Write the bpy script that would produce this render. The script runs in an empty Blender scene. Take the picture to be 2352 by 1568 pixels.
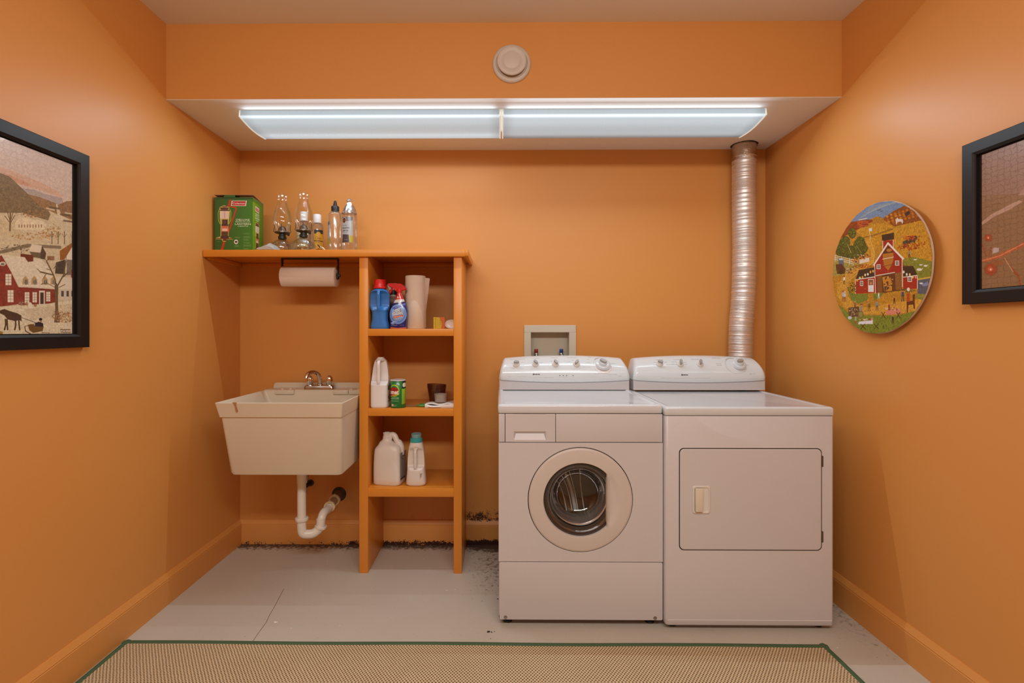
import bpy, bmesh, math, random
import numpy as np
from mathutils import Vector, Matrix
random.seed(7); rng = np.random.default_rng(7)
PI = math.pi
SC = bpy.context.scene
COL = SC.collection

# ------------------------------------------------------------------ camera, world, lights, exposure
F, YAW, CX, CY = 1151.44, 0.0087, 1138.35, 757.39           # focal length and principal point in pixels of 2352x1568
CAMX, CAMY, CAMZ = 1.4883, -2.8598, 1.2204
cd = bpy.data.cameras.new('camera'); cam = bpy.data.objects.new('camera', cd); COL.objects.link(cam)
cam.location = (CAMX, CAMY, CAMZ); cam.rotation_euler = (PI / 2, 0, YAW)
cd.sensor_fit = 'HORIZONTAL'; cd.sensor_width = 36; cd.lens = 36 * F / 2352
cd.shift_x = (1176 - CX) / 2352; cd.shift_y = -(784 - CY) / 2352
cd.clip_start = 0.02
SC.camera = cam
SC.view_settings.view_transform = 'Standard'; SC.view_settings.look = 'None'
SC.view_settings.gamma = 1.0; SC.view_settings.use_curve_mapping = False
SC.view_settings.exposure = 0.08

W = bpy.data.worlds.new('world'); SC.world = W; W.use_nodes = True
W.node_tree.nodes['Background'].inputs[0].default_value = (1.0, 0.86, 0.72, 1)
W.node_tree.nodes['Background'].inputs[1].default_value = 0.0

def area(name, loc, rot, sx, sy, power, color):
    l = bpy.data.lights.new(name, 'AREA'); l.shape = 'RECTANGLE'; l.size = sx; l.size_y = sy
    l.energy = power; l.color = color
    o = bpy.data.objects.new(name, l); o.location = loc; o.rotation_euler = rot; COL.objects.link(o)
    return o
# the tubes of the two fixtures under the soffit: thin lines at the front edge of each diffuser
TUBE = (0.84, 1.0, 1.12)
area('tube_light', (0.881, -0.5335, 2.2135), (math.radians(-27), 0, 0), 1.17, 0.002, 4.2, TUBE)
area('tube_light', (0.881, -0.3000, 2.2030), (0, 0, 0), 1.15, 0.002, 1.9, TUBE)
area('tube_light', (2.105, -0.5335, 2.2135), (math.radians(-27), 0, 0), 1.17, 0.002, 6.0, TUBE)
# light that leaves through the upright front of each lens
for x in (0.881, 2.105): area('tube_front_light', (x, -0.5345, 2.2290), (math.radians(-100), 0, 0), 1.17, 0.0015, 0.30, TUBE)
# the ceiling light of the room behind the camera
area('ceiling_light_near', (1.5, -3.1, 2.50), (math.radians(28), 0, 0), 2.4, 0.28, 42.0, (1.0, 0.97, 0.93))

# ------------------------------------------------------------------ photo measuring helpers
def _ray(u, v):
    x = (u - CX) / F; z = (CY - v) / F; c, s = math.cos(YAW), math.sin(YAW)
    return x * c - s, x * s + c, z
def at(u, v, y):
    r = _ray(u, v); t = (y - CAMY) / r[1]
    return Vector((CAMX + r[0] * t, y, CAMZ + r[2] * t))
def on_x(u, v, x):
    r = _ray(u, v); t = (x - CAMX) / r[0]
    return Vector((x, CAMY + r[1] * t, CAMZ + r[2] * t))
def on_z(u, v, z):
    r = _ray(u, v); t = (z - CAMZ) / r[2]
    return Vector((CAMX + r[0] * t, CAMY + r[1] * t, z))

# ------------------------------------------------------------------ little painter for printed surfaces
_txt = {}
def text_tris(s, off=0.0):
    k = (s, off)
    if k not in _txt:
        cu = bpy.data.curves.new('t', 'FONT'); cu.body = s; cu.size = 1; cu.offset = off; cu.resolution_u = 3
        o = bpy.data.objects.new('t', cu); COL.objects.link(o)
        dg = bpy.context.evaluated_depsgraph_get(); e = o.evaluated_get(dg); me = e.to_mesh(); me.calc_loop_triangles()
        v = np.array([(p.co.x, p.co.y) for p in me.vertices]); t = np.array([l.vertices[:] for l in me.loop_triangles])
        e.to_mesh_clear(); bpy.data.objects.remove(o); bpy.data.curves.remove(cu)
        _txt[k] = v[t]
    return _txt[k]
def lin(c):
    c = np.asarray(c, float)
    return np.where(c <= .04045, c / 12.92, ((c + .055) / 1.055) ** 2.4)
def hx(h):
    return tuple(int(h[i:i + 2], 16) / 255 for i in (0, 2, 4))
class Img:
    """paints in unit coordinates (0..1 across, 0..1 up); colours are sRGB"""
    def __init__(s, w, h, bg=(1, 1, 1), ss=2, xf=None):
        s.w, s.h, s.ss = w, h, ss; s.W, s.H = w * ss, h * ss
        s.a = np.empty((s.H, s.W, 3)); s.a[:] = bg; s.xf = xf
        q = rng.standard_normal((s.H // 5 + 2, s.W // 5 + 2)); s.nz = np.kron(q, np.ones((5, 5)))[:s.H, :s.W]
        q = rng.standard_normal((s.H // 16 + 2, s.W // 16 + 2)); s.nz = s.nz + .7 * np.kron(q, np.ones((16, 16)))[:s.H, :s.W]
    def _p(s, pts, raw=False):
        if s.xf and not raw: pts = [s.xf(*p) for p in pts]
        p = np.array(pts, float); return p * (s.W, s.H)
    def _fill(s, p, c, al=1.0, noise=0.0):
        x0, y0 = np.floor(p.min(0)).astype(int); x1, y1 = np.ceil(p.max(0)).astype(int) + 1
        x0, y0 = max(x0, 0), max(y0, 0); x1, y1 = min(x1, s.W), min(y1, s.H)
        if x1 <= x0 or y1 <= y0: return
        X, Y = np.meshgrid(np.arange(x0, x1) + .5, np.arange(y0, y1) + .5)
        m = np.zeros(X.shape, bool); n = len(p)
        for i in range(n):
            ax, ay = p[i]; bx, by = p[(i + 1) % n]
            if ay == by: continue
            k = (Y >= min(ay, by)) & (Y < max(ay, by)) & (X < ax + (Y - ay) * (bx - ax) / (by - ay))
            m ^= k
        r = s.a[y0:y1, x0:x1]; c = np.array(c)[None]
        if noise: c = c * (1 + 1.3 * noise * s.nz[y0:y1, x0:x1][m][:, None])
        r[m] = r[m] * (1 - al) + np.clip(c, 0, 1) * al
    def poly(s, pts, c, al=1.0, noise=0.0, raw=False): s._fill(s._p(pts, raw), c, al, noise)
    def rect(s, x0, y0, x1, y1, c, al=1.0, noise=0.0, raw=False):
        s.poly([(x0, y0), (x1, y0), (x1, y1), (x0, y1)], c, al, noise, raw)
    def ell(s, cx, cy, rx, ry, c, al=1.0, noise=0.0, n=22, raw=False):
        s.poly([(cx + rx * math.cos(2 * PI * i / n), cy + ry * math.sin(2 * PI * i / n)) for i in range(n)], c, al, noise, raw)
    def line(s, pts, wd, c, al=1.0, raw=False):
        p = s._p(pts, raw); wd = wd * s.W / 2
        for a, b in zip(p[:-1], p[1:]):
            d = b - a; L = np.hypot(*d)
            if L < 1e-6: continue
            n = np.array((-d[1], d[0])) / L * wd; e = d / L * wd * .5
            s._fill(np.array([a + n - e, b + n + e, b - n + e, a - n - e]), c, al)
    def spots(s, cx, cy, rx, ry, n, size, cols, al=.9):
        if s.xf: size *= 1150
        for _ in range(n):
            a = random.random() * 2 * PI; q = math.sqrt(random.random())
            s.ell(cx + rx * q * math.cos(a), cy + ry * q * math.sin(a), size * random.uniform(.5, 1.3), size * random.uniform(.4, 1.1), random.choice(cols), al, n=7)
    def text(s, t, cx, cy, h, c, wide=None, bold=0.0, slant=0.0, rot=0.0):
        """cap height h (share of image height), centred; wide = total width (share of image width)"""
        T = text_tris(t, bold).copy(); lo = T.reshape(-1, 2).min(0); hi = T.reshape(-1, 2).max(0)
        T = T - (lo + hi) / 2
        sy = h * s.H / .73; sx = sy if wide is None else wide * s.W / (hi[0] - lo[0])
        T = T * (sx, sy); T[..., 0] += T[..., 1] * slant
        cr, sr = math.cos(rot), math.sin(rot)
        T = np.stack([T[..., 0] * cr - T[..., 1] * sr, T[..., 0] * sr + T[..., 1] * cr], -1)
        T += (cx * s.W, cy * s.H)
        for tri in T: s._fill(tri, c)
    def make(s, name):
        a = s.a.reshape(s.h, s.ss, s.w, s.ss, 3).mean((1, 3))
        im = bpy.data.images.new(name, s.w, s.h); px = np.ones((s.h, s.w, 4), np.float32); px[..., :3] = np.clip(a, 0, 1)
        im.pixels.foreach_set(px.ravel()); im.update(); im.pack()
        return im

# ------------------------------------------------------------------ materials
def mat(name, col, rough=.5, metal=0.0, spec=.5, bump=0.0, bscale=200.0, var=0.0, vscale=6.0, coat=0.0, trans=0.0, emis=None, estr=0.0, alpha=1.0):
    m = bpy.data.materials.new(name); m.use_nodes = True; nt = m.node_tree; b = nt.nodes['Principled BSDF']
    c = tuple(lin(hx(col))) if isinstance(col, str) else tuple(col)
    b.inputs['Base Color'].default_value = (*c, 1); b.inputs['Roughness'].default_value = rough
    b.inputs['Metallic'].default_value = metal; b.inputs['Specular IOR Level'].default_value = spec
    b.inputs['Coat Weight'].default_value = coat; b.inputs['Transmission Weight'].default_value = trans
    b.inputs['Alpha'].default_value = alpha
    if emis: b.inputs['Emission Color'].default_value = (*emis, 1); b.inputs['Emission Strength'].default_value = estr
    tc = nt.nodes.new('ShaderNodeTexCoord')
    n = nt.nodes.new('ShaderNodeTexNoise'); n.inputs['Scale'].default_value = vscale; n.inputs['Detail'].default_value = 4
    nt.links.new(tc.outputs['Object'], n.inputs['Vector'])
    mx = nt.nodes.new('ShaderNodeMix'); mx.data_type = 'RGBA'
    mx.inputs[6].default_value = (*[max(0, k * (1 - var)) for k in c], 1); mx.inputs[7].default_value = (*[min(1, k * (1 + var)) for k in c], 1)
    nt.links.new(n.outputs['Fac'], mx.inputs[0]); nt.links.new(mx.outputs[2], b.inputs['Base Color'])
    if bump:
        n2 = nt.nodes.new('ShaderNodeTexNoise'); n2.inputs['Scale'].default_value = bscale; n2.inputs['Detail'].default_value = 2
        nt.links.new(tc.outputs['Object'], n2.inputs['Vector'])
        bp = nt.nodes.new('ShaderNodeBump'); bp.inputs['Strength'].default_value = bump; bp.inputs['Distance'].default_value = .002
        nt.links.new(n2.outputs['Fac'], bp.inputs['Height']); nt.links.new(bp.outputs[0], b.inputs['Normal'])
    return m
def img_mat(name, im, rough=.5, coat=0.0, jig=0.0, spec=.5):
    m = bpy.data.materials.new(name); m.use_nodes = True; nt = m.node_tree; b = nt.nodes['Principled BSDF']
    t = nt.nodes.new('ShaderNodeTexImage'); t.image = im.make(name); t.extension = 'EXTEND'
    nt.links.new(t.outputs['Color'], b.inputs['Base Color']); b.inputs['Roughness'].default_value = rough
    b.inputs['Coat Weight'].default_value = coat; b.inputs['Specular IOR Level'].default_value = spec
    if jig:      # fine relief of interlocking jigsaw joints
        tc = nt.nodes.new('ShaderNodeTexCoord'); nz = nt.nodes.new('ShaderNodeTexNoise'); nz.inputs['Scale'].default_value = 95
        mv = nt.nodes.new('ShaderNodeVectorMath'); mv.operation = 'MULTIPLY_ADD'
        mv.inputs[1].default_value = (.020, .020, .020)
        nt.links.new(tc.outputs['Object'], nz.inputs['Vector']); nt.links.new(nz.outputs['Color'], mv.inputs[0]); nt.links.new(tc.outputs['Object'], mv.inputs[2])
        sw = nt.nodes.new('ShaderNodeSeparateXYZ'); nt.links.new(mv.outputs[0], sw.inputs[0])
        cm = nt.nodes.new('ShaderNodeCombineXYZ'); nt.links.new(sw.outputs['Y'], cm.inputs['X']); nt.links.new(sw.outputs['Z'], cm.inputs['Y'])
        br = nt.nodes.new('ShaderNodeTexBrick'); br.offset = 0; br.inputs['Scale'].default_value = 1
        br.inputs['Brick Width'].default_value = .019; br.inputs['Row Height'].default_value = .017; br.inputs['Mortar Size'].default_value = .0009
        br.inputs['Mortar Smooth'].default_value = .6
        nt.links.new(cm.outputs[0], br.inputs['Vector'])
        bp = nt.nodes.new('ShaderNodeBump'); bp.invert = True; bp.inputs['Strength'].default_value = jig; bp.inputs['Distance'].default_value = .0012
        nt.links.new(br.outputs['Fac'], bp.inputs['Height']); nt.links.new(bp.outputs[0], b.inputs['Normal'])
    return m
def glass_mat(name, tint=(1, 1, 1), refl=.9, edge=.25, rough=.03, base=.03, haze=0.0):
    """thin clear wall: lets light straight through, mirrors more towards grazing"""
    m = bpy.data.materials.new(name); m.use_nodes = True; nt = m.node_tree; nt.nodes.clear()
    o = nt.nodes.new('ShaderNodeOutputMaterial'); t = nt.nodes.new('ShaderNodeBsdfTransparent'); t.inputs[0].default_value = (*tint, 1)
    g = nt.nodes.new('ShaderNodeBsdfGlossy'); g.inputs['Roughness'].default_value = rough; g.inputs[0].default_value = (refl, refl, refl, 1)
    lw = nt.nodes.new('ShaderNodeLayerWeight'); lw.inputs[0].default_value = edge
    mr = nt.nodes.new('ShaderNodeMapRange'); mr.inputs[3].default_value = base; mr.inputs[4].default_value = .6
    nt.links.new(lw.outputs['Fresnel'], mr.inputs[0]); mx = nt.nodes.new('ShaderNodeMixShader')
    nt.links.new(mr.outputs[0], mx.inputs[0]); nt.links.new(t.outputs[0], mx.inputs[1]); nt.links.new(g.outputs[0], mx.inputs[2])
    last = mx.outputs[0]
    if haze:
        d = nt.nodes.new('ShaderNodeBsdfDiffuse'); d.inputs[0].default_value = (*[k * .8 for k in tint], 1)
        m2 = nt.nodes.new('ShaderNodeMixShader'); m2.inputs[0].default_value = haze
        nt.links.new(last, m2.inputs[1]); nt.links.new(d.outputs[0], m2.inputs[2]); last = m2.outputs[0]
    nt.links.new(last, o.inputs[0]); return m

# ------------------------------------------------------------------ geometry helpers
def BM(): return bmesh.new()
def box(bm, x0, y0, z0, x1, y1, z1, bev=0.0, seg=2, M=None):
    r = bmesh.ops.create_cube(bm, size=1, matrix=Matrix.Translation(((x0 + x1) / 2, (y0 + y1) / 2, (z0 + z1) / 2)) @ Matrix.Diagonal((abs(x1 - x0), abs(y1 - y0), abs(z1 - z0), 1)))
    vs = r['verts']
    if bev:
        es = list({e for v in vs for e in v.link_edges})
        r2 = bmesh.ops.bevel(bm, geom=es, offset=bev, segments=seg, affect='EDGES', profile=.5)
        vs = list({v for f in r2['faces'] for v in f.verts} | {v for v in vs if v.is_valid})
    if M is not None: bmesh.ops.transform(bm, matrix=M, verts=vs)
    return vs
def loft(bm, rings, cap0=True, cap1=True, close=True):
    R = [[bm.verts.new(p) for p in r] for r in rings]; n = len(R[0])
    for a, b in zip(R[:-1], R[1:]):
        for i in range(n if close else n - 1):
            j = (i + 1) % n
            try: bm.faces.new((a[i], a[j], b[j], b[i]))
            except ValueError: pass
    if cap0: bm.faces.new(R[0][::-1])
    if cap1: bm.faces.new(R[-1])
    return R
def lathe(bm, prof, seg=28, c=(0, 0, 0), axis='Z', cap0=False, cap1=False):
    def p(r, h, a):
        if axis == 'Z': return (c[0] + r * math.cos(a), c[1] + r * math.sin(a), c[2] + h)
        if axis == 'Y': return (c[0] + r * math.cos(a), c[1] + h, c[2] + r * math.sin(a))
        return (c[0] + h, c[1] + r * math.cos(a), c[2] + r * math.sin(a))
    return loft(bm, [[p(max(r, 1e-5), h, 2 * PI * i / seg) for i in range(seg)] for r, h in prof], cap0, cap1)
def sup(z, rx, ry, cx=0, cy=0, ex=2.0, n=32, cut=None):
    """superellipse ring; cut flattens its front (towards -y) at that depth"""
    out = []
    for i in range(n):
        a = 2 * PI * i / n; ca, sa = math.cos(a), math.sin(a)
        x = rx * math.copysign(abs(ca) ** (2 / ex), ca); y = ry * math.copysign(abs(sa) ** (2 / ex), sa)
        if cut is not None: y = max(y, -cut)
        out.append((cx + x, cy + y, z))
    return out
def tube(bm, pts, r, seg=10, cap=True, up=Vector((0, 0, 1)), flat=1.0):
    pts = [Vector(p) for p in pts]; n = len(pts); rr = r if isinstance(r, (list, tuple)) else [r] * n
    rings = []; prev = None
    for i, p in enumerate(pts):
        t = (pts[min(i + 1, n - 1)] - pts[max(i - 1, 0)]).normalized()
        if prev is None:
            a = t.cross(up)
            if a.length < 1e-3: a = t.cross(Vector((1, 0, 0)))
        else: a = prev - t * prev.dot(t)
        a.normalize(); prev = a; b = t.cross(a)
        rings.append([p + (a * math.cos(2 * PI * k / seg) + b * flat * math.sin(2 * PI * k / seg)) * rr[i] for k in range(seg)])
    loft(bm, rings, cap, cap)
def smooth_path(P, k=6):
    P = [Vector(p) for p in P]; out = []
    for i in range(len(P) - 1):
        p0, p1, p2, p3 = P[max(i - 1, 0)], P[i], P[i + 1], P[min(i + 2, len(P) - 1)]
        for j in range(k):
            t = j / k
            out.append(.5 * ((2 * p1) + (p2 - p0) * t + (2 * p0 - 5 * p1 + 4 * p2 - p3) * t * t + (3 * p1 - p0 - 3 * p2 + p3) * t ** 3))
    out.append(P[-1]); return out
def prism(bm, poly, a0, a1, plane='XZ'):
    """extrude a 2-d outline; plane XZ goes along y from a0 to a1, XY along z, YZ along x"""
    def q(u, v, w): return (u, w, v) if plane == 'XZ' else (u, v, w) if plane == 'XY' else (w, u, v)
    A = [bm.verts.new(q(u, v, a0)) for u, v in poly]; B = [bm.verts.new(q(u, v, a1)) for u, v in poly]; n = len(A)
    for i in range(n): bm.faces.new((A[i], A[(i + 1) % n], B[(i + 1) % n], B[i]))
    bm.faces.new(A[::-1]); bm.faces.new(B)
def rrect(x0, z0, x1, z1, r, k=4):
    out = []
    for cx, cz, a in ((x1 - r, z1 - r, 0), (x0 + r, z1 - r, PI / 2), (x0 + r, z0 + r, PI), (x1 - r, z0 + r, 1.5 * PI)):
        out += [(cx + r * math.cos(a + PI / 2 * i / k), cz + r * math.sin(a + PI / 2 * i / k)) for i in range(k + 1)]
    return out
def mesh(name, bm, m, parent=None, smooth=True, loc=None, angle=40, uv=None):
    bmesh.ops.recalc_face_normals(bm, faces=bm.faces[:])
    if loc is not None: bmesh.ops.translate(bm, vec=-Vector(loc), verts=bm.verts[:])
    for f in bm.faces: f.smooth = smooth
    if smooth:
        for e in bm.edges:
            if len(e.link_faces) == 2 and e.calc_face_angle(0) > math.radians(angle): e.smooth = False
    if uv:
        L = bm.loops.layers.uv.new('UVMap')
        for f in bm.faces:
            for l in f.loops: l[L].uv = uv(l.vert.co, f)
    me = bpy.data.meshes.new(name); bm.to_mesh(me); bm.free()
    me.materials.append(m); o = bpy.data.objects.new(name, me); COL.objects.link(o)
    if parent is not None: o.parent = parent
    return o
def tag(o, label=None, cat=None, group=None, kind=None):
    if label: o['label'] = label
    if cat: o['category'] = cat
    if group: o['group'] = group
    if kind: o['kind'] = kind
    return o
def thing(name, label, cat, loc=(0, 0, 0), rot=0.0, group=None):
    o = bpy.data.objects.new(name, None); o.empty_display_size = .05; COL.objects.link(o)
    o.location = loc; o.rotation_euler = (0, 0, rot)
    return tag(o, label, cat, group)
def struct(name, bm, m, smooth=False, **k):
    return tag(mesh(name, bm, m, None, smooth, **k), kind='structure')

# ------------------------------------------------------------------ room materials
class G:
    """tiny node-graph writer for masks by place"""
    def __init__(s, m): s.nt = m.node_tree; tc = s.nt.nodes.new('ShaderNodeTexCoord'); s.P = tc.outputs['Object']; x = s.nt.nodes.new('ShaderNodeSeparateXYZ'); s.nt.links.new(s.P, x.inputs[0]); s.x, s.y, s.z = x.outputs
    def m(s, op, a, b=0.0, c=0.0):
        n = s.nt.nodes.new('ShaderNodeMath'); n.operation = op
        for i, v in enumerate((a, b, c)):
            if isinstance(v, (int, float)): n.inputs[i].default_value = v
            else: s.nt.links.new(v, n.inputs[i])
        return n.outputs[0]
    def ramp(s, v, a, b, smooth=True):
        n = s.nt.nodes.new('ShaderNodeMapRange'); n.interpolation_type = 'SMOOTHSTEP' if smooth else 'LINEAR'
        n.inputs[1].default_value = a; n.inputs[2].default_value = b; s.nt.links.new(v, n.inputs[0]); return n.outputs[0]
    def noise(s, sc, det=4, rough=.6, dist=0.0):
        n = s.nt.nodes.new('ShaderNodeTexNoise'); n.inputs['Scale'].default_value = sc; n.inputs['Detail'].default_value = det
        n.inputs['Roughness'].default_value = rough; n.inputs['Distortion'].default_value = dist; s.nt.links.new(s.P, n.inputs['Vector']); return n.outputs['Fac']
    def mix(s, f, a, b):
        n = s.nt.nodes.new('ShaderNodeMix'); n.data_type = 'RGBA'
        if isinstance(f, (int, float)): n.inputs[0].default_value = f
        else: s.nt.links.new(f, n.inputs[0])
        for i, v in ((6, a), (7, b)):
            if isinstance(v, tuple): n.inputs[i].default_value = (*v, 1)
            else: s.nt.links.new(v, n.inputs[i])
        return n.outputs[2]
    def out(s, c, m): s.nt.links.new(c, m.node_tree.nodes['Principled BSDF'].inputs['Base Color'])
    def bump(s, h, m, st=.2, d=.002):
        n = s.nt.nodes.new('ShaderNodeBump'); n.inputs['Strength'].default_value = st; n.inputs['Distance'].default_value = d
        s.nt.links.new(h, n.inputs['Height']); s.nt.links.new(n.outputs[0], m.node_tree.nodes['Principled BSDF'].inputs['Normal'])
def blank(name, rough=.5, spec=.5):
    m = bpy.data.materials.new(name); m.use_nodes = True; b = m.node_tree.nodes['Principled BSDF']
    b.inputs['Roughness'].default_value = rough; b.inputs['Specular IOR Level'].default_value = spec; return m
ORANGE = (0.70, 0.312, 0.078)
def paint(name, rough=.42, stain=False, col=ORANGE):
    m = blank(name, rough, .35); g = G(m)
    n = g.noise(1.3, 3); c = g.mix(n, tuple(k * .96 for k in col), tuple(min(1, k * 1.03) for k in col))
    if stain:   # mould and dirt at the foot of the wall
        n1 = g.noise(150, 4, .7); n2 = g.noise(28, 3, .6)
        side = g.m('MULTIPLY', g.ramp(g.x, .45, .75), g.ramp(g.x, 1.6, 1.5)); far = g.m('MULTIPLY', g.ramp(g.x, 1.27, 1.31), g.ramp(g.x, 1.7, 1.5))
        amt = g.m('ADD', g.m('MULTIPLY', side, .10), g.m('MULTIPLY', far, .135))
        h1 = g.m('MULTIPLY', g.m('MULTIPLY', g.ramp(g.z, .27, .137), g.ramp(g.z, .120, .137)), amt)
        h2 = g.m('MULTIPLY', g.ramp(g.z, .05, .002), g.m('ADD', amt, .10))
        lim = g.m('ADD', g.m('MULTIPLY', h1, 1.0), g.m('MULTIPLY', h2, 1.6))
        v = g.m('ADD', g.m('ADD', g.m('MULTIPLY', n1, .65), g.m('MULTIPLY', n2, .45)), lim)
        f = g.ramp(v, .745, .80)
        c = g.mix(f, c, (.045, .014, .010))
    g.out(c, m); g.bump(g.noise(260, 2), m, .06, .001); return m
M_WALL = paint('orange_wall_paint'); M_STAIN = paint('orange_wall_paint_stained', stain=True); M_TRIM = paint('orange_satin_trim_paint', .32, col=(0.73, 0.275, 0.034))
M_CEIL = blank('ceiling_paint', .6, .3); g = G(M_CEIL); g.out(g.mix(g.noise(2, 3), (.80, .78, .75), (.84, .82, .79)), M_CEIL)
M_FLOOR = blank('painted_concrete', .45, .4); g = G(M_FLOOR)
c = g.mix(g.noise(2.2, 5), (.49, .445, .375), (.60, .555, .475))
c = g.mix(g.ramp(g.noise(60, 3), .68, .78), c, (.22, .18, .14))
fl = g.ramp(g.noise(34, 1), .785, .80); c = g.mix(fl, c, (.85, .83, .80))
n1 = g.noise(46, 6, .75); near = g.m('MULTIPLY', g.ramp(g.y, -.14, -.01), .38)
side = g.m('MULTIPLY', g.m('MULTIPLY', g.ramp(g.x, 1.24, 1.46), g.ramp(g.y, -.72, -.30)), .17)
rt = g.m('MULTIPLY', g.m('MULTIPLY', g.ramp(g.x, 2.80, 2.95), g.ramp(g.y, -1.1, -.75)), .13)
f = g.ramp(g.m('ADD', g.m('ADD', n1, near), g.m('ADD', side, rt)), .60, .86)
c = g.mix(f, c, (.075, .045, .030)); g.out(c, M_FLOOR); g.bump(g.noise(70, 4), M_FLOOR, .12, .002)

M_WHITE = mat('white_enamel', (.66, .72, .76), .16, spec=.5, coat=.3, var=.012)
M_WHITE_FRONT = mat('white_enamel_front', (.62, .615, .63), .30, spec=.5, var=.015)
M_ALMOND = mat('off_white_plastic', (.74, .72, .66), .35, var=.02)
M_GREYP = mat('grey_knob_face', (.36, .34, .31), .35)
M_GAP = mat('dark_gap', (.015, .013, .012), .8)
M_SINK = mat('cream_tub_plastic', (.70, .62, .48), .42, bump=.08, bscale=500, var=.03)
M_PVC = mat('white_pvc', (.80, .76, .68), .28, var=.02)
M_PVC2 = mat('yellowed_pvc_nut', (.74, .60, .36), .35, var=.05)
M_CHROME = mat('chrome', (.75, .74, .72), .12, 1.0)
M_CHROME_D = mat('tarnished_chrome', (.42, .40, .38), .2, 1.0)
M_STEEL = mat('brushed_steel', (.42, .39, .36), .3, 1.0)
M_BLACK = mat('black_iron', (.02, .018, .016), .4)
M_BLACKP = mat('black_plastic', (.015, .015, .016), .35)
M_FRAME = mat('black_frame_wood', (.011, .008, .007), .42, spec=.28)
M_PAPER = mat('paper_towel', (.76, .64, .53), .9, bump=.4, bscale=350, var=.02)
M_CLOTH = mat('white_cloth', (.82, .80, .77), .9, bump=.3, bscale=400)
M_RED = mat('red_plastic', (.62, .012, .012), .3)
M_GLASS = glass_mat('clear_glass', (.97, .97, .96), .95, .35)
M_GLASS2 = glass_mat('thick_clear_glass', (.94, .93, .90), 1.0, .5, .04, .09)
M_PET = glass_mat('clear_bottle_plastic', (.95, .95, .94), .9, .35, .08, .05, .05)

# ------------------------------------------------------------------ structure
RW, BZ, BY, CZ, FY = 2.995, 2.248, -.637, 2.583, -4.6
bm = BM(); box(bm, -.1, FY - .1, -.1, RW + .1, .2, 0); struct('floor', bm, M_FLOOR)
bm = BM(); box(bm, -.1, FY - .1, CZ, RW + .1, BY, CZ + .1); struct('ceiling', bm, M_CEIL)
bm = BM(); box(bm, -.1, FY - .1, 0, 0, .2, CZ + .1); struct('wall_left', bm, M_WALL)
bm = BM(); box(bm, RW, FY - .1, 0, RW + .1, .2, CZ + .1); struct('wall_right', bm, M_WALL)
bm = BM(); box(bm, 0, FY - .1, 0, RW, FY, CZ); struct('wall_front', bm, M_WALL)
HX0, HX1, HZ0, HZ1 = 1.660, 1.886, 1.035, 1.209          # opening for the hose outlet box
bm = BM()
for a in ((0, 0, HX0, CZ), (HX1, 0, RW, CZ), (HX0, 0, HX1, HZ0), (HX0, HZ1, HX1, CZ)):
    box(bm, a[0], 0, a[1], a[2], .12, a[3])
bmesh.ops.remove_doubles(bm, verts=bm.verts[:], dist=1e-5); struct('wall_back', bm, M_STAIN)
# boxed-in soffit: orange face, white underside
bm = BM(); box(bm, 0, BY, BZ, RW, BY + .02, CZ); struct('wall_soffit', bm, M_WALL)
bm = BM()
cxd, cyd = 2.812, -.078
R = .078; A = [(0, BY + .02), (RW, BY + .02), (RW, 0), (0, 0)]
box(bm, 0, BY + .0005, BZ - .002, RW, 0, BZ); struct('ceiling_soffit', bm, M_CEIL)
PB = [(0, 0), (.015, 0), (.015, .108), (.0125, .1105), (.0145, .114), (.004, .1365), (0, .1365)]
bm = BM(); prism(bm, [(-d, z) for d, z in PB], .0, RW, 'YZ'); struct('baseboard_back', bm, M_STAIN)
bm = BM(); prism(bm, PB, FY, -.014, 'XZ'); struct('baseboard_left', bm, M_WALL)
bm = BM(); prism(bm, [(RW - d, z) for d, z in PB], FY, -.014, 'XZ'); struct('baseboard_right', bm, M_WALL)
# hairline crack in the floor paint
fl = bpy.data.objects['floor']
bm = BM(); P = [on_z(u, v, .0006) for u, v in ((652, 1352), (638, 1378), (628, 1397), (619, 1412), (612, 1428), (598, 1447), (590, 1458), (577, 1478))]
for a, b in zip(P[:-1], P[1:]):
    bm.faces.new([bm.verts.new(a - Vector((.0011, 0, 0))), bm.verts.new(a + Vector((.0011, 0, 0))), bm.verts.new(b + Vector((.0013, 0, 0))), bm.verts.new(b - Vector((.0013, 0, 0)))])
mesh('crack', bm, mat('crack_dark', (.2, .15, .11), .9), fl, False)
bm = BM()
for u, v, r in ((633, 1428, .010), (1026, 1355, .006), (1046, 1353, .004), (852, 1350, .002), (690, 1354, .003), (780, 1436, .003), (940, 1409, .002), (897, 1418, .002), (833, 1450, .002), (1115, 1278, .003), (1084, 1278, .005)):
    p = on_z(u, v, .0007); n = 9; k = random.uniform(.35, .6)
    bm.faces.new([bm.verts.new((p.x + r * math.cos(2 * PI * i / n) * random.uniform(.6, 1.2), p.y + r * k * 1.5 * math.sin(2 * PI * i / n) * random.uniform(.6, 1.2), p.z)) for i in range(n)])
tag(mesh('paint_flecks', bm, mat('white_fleck', (.85, .84, .82), .7), fl, False), kind='stuff')
bm = BM()
for u, v, r in ((1122, 1450, .007), (1129, 1451, .004), (1136, 1450, .0025), (1127, 1466, .002), (1143, 1375, .004), (1107, 1380, .002)):
    p = on_z(u, v, .0008); n = 9
    bm.faces.new([bm.verts.new((p.x + r * math.cos(2 * PI * i / n) * random.uniform(.7, 1.2), p.y + r * math.sin(2 * PI * i / n) * random.uniform(.7, 1.2), p.z)) for i in range(n)])
tag(mesh('dark_stains', bm, mat('stain_dark', (.04, .03, .025), .8), fl, False), kind='stuff')

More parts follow.
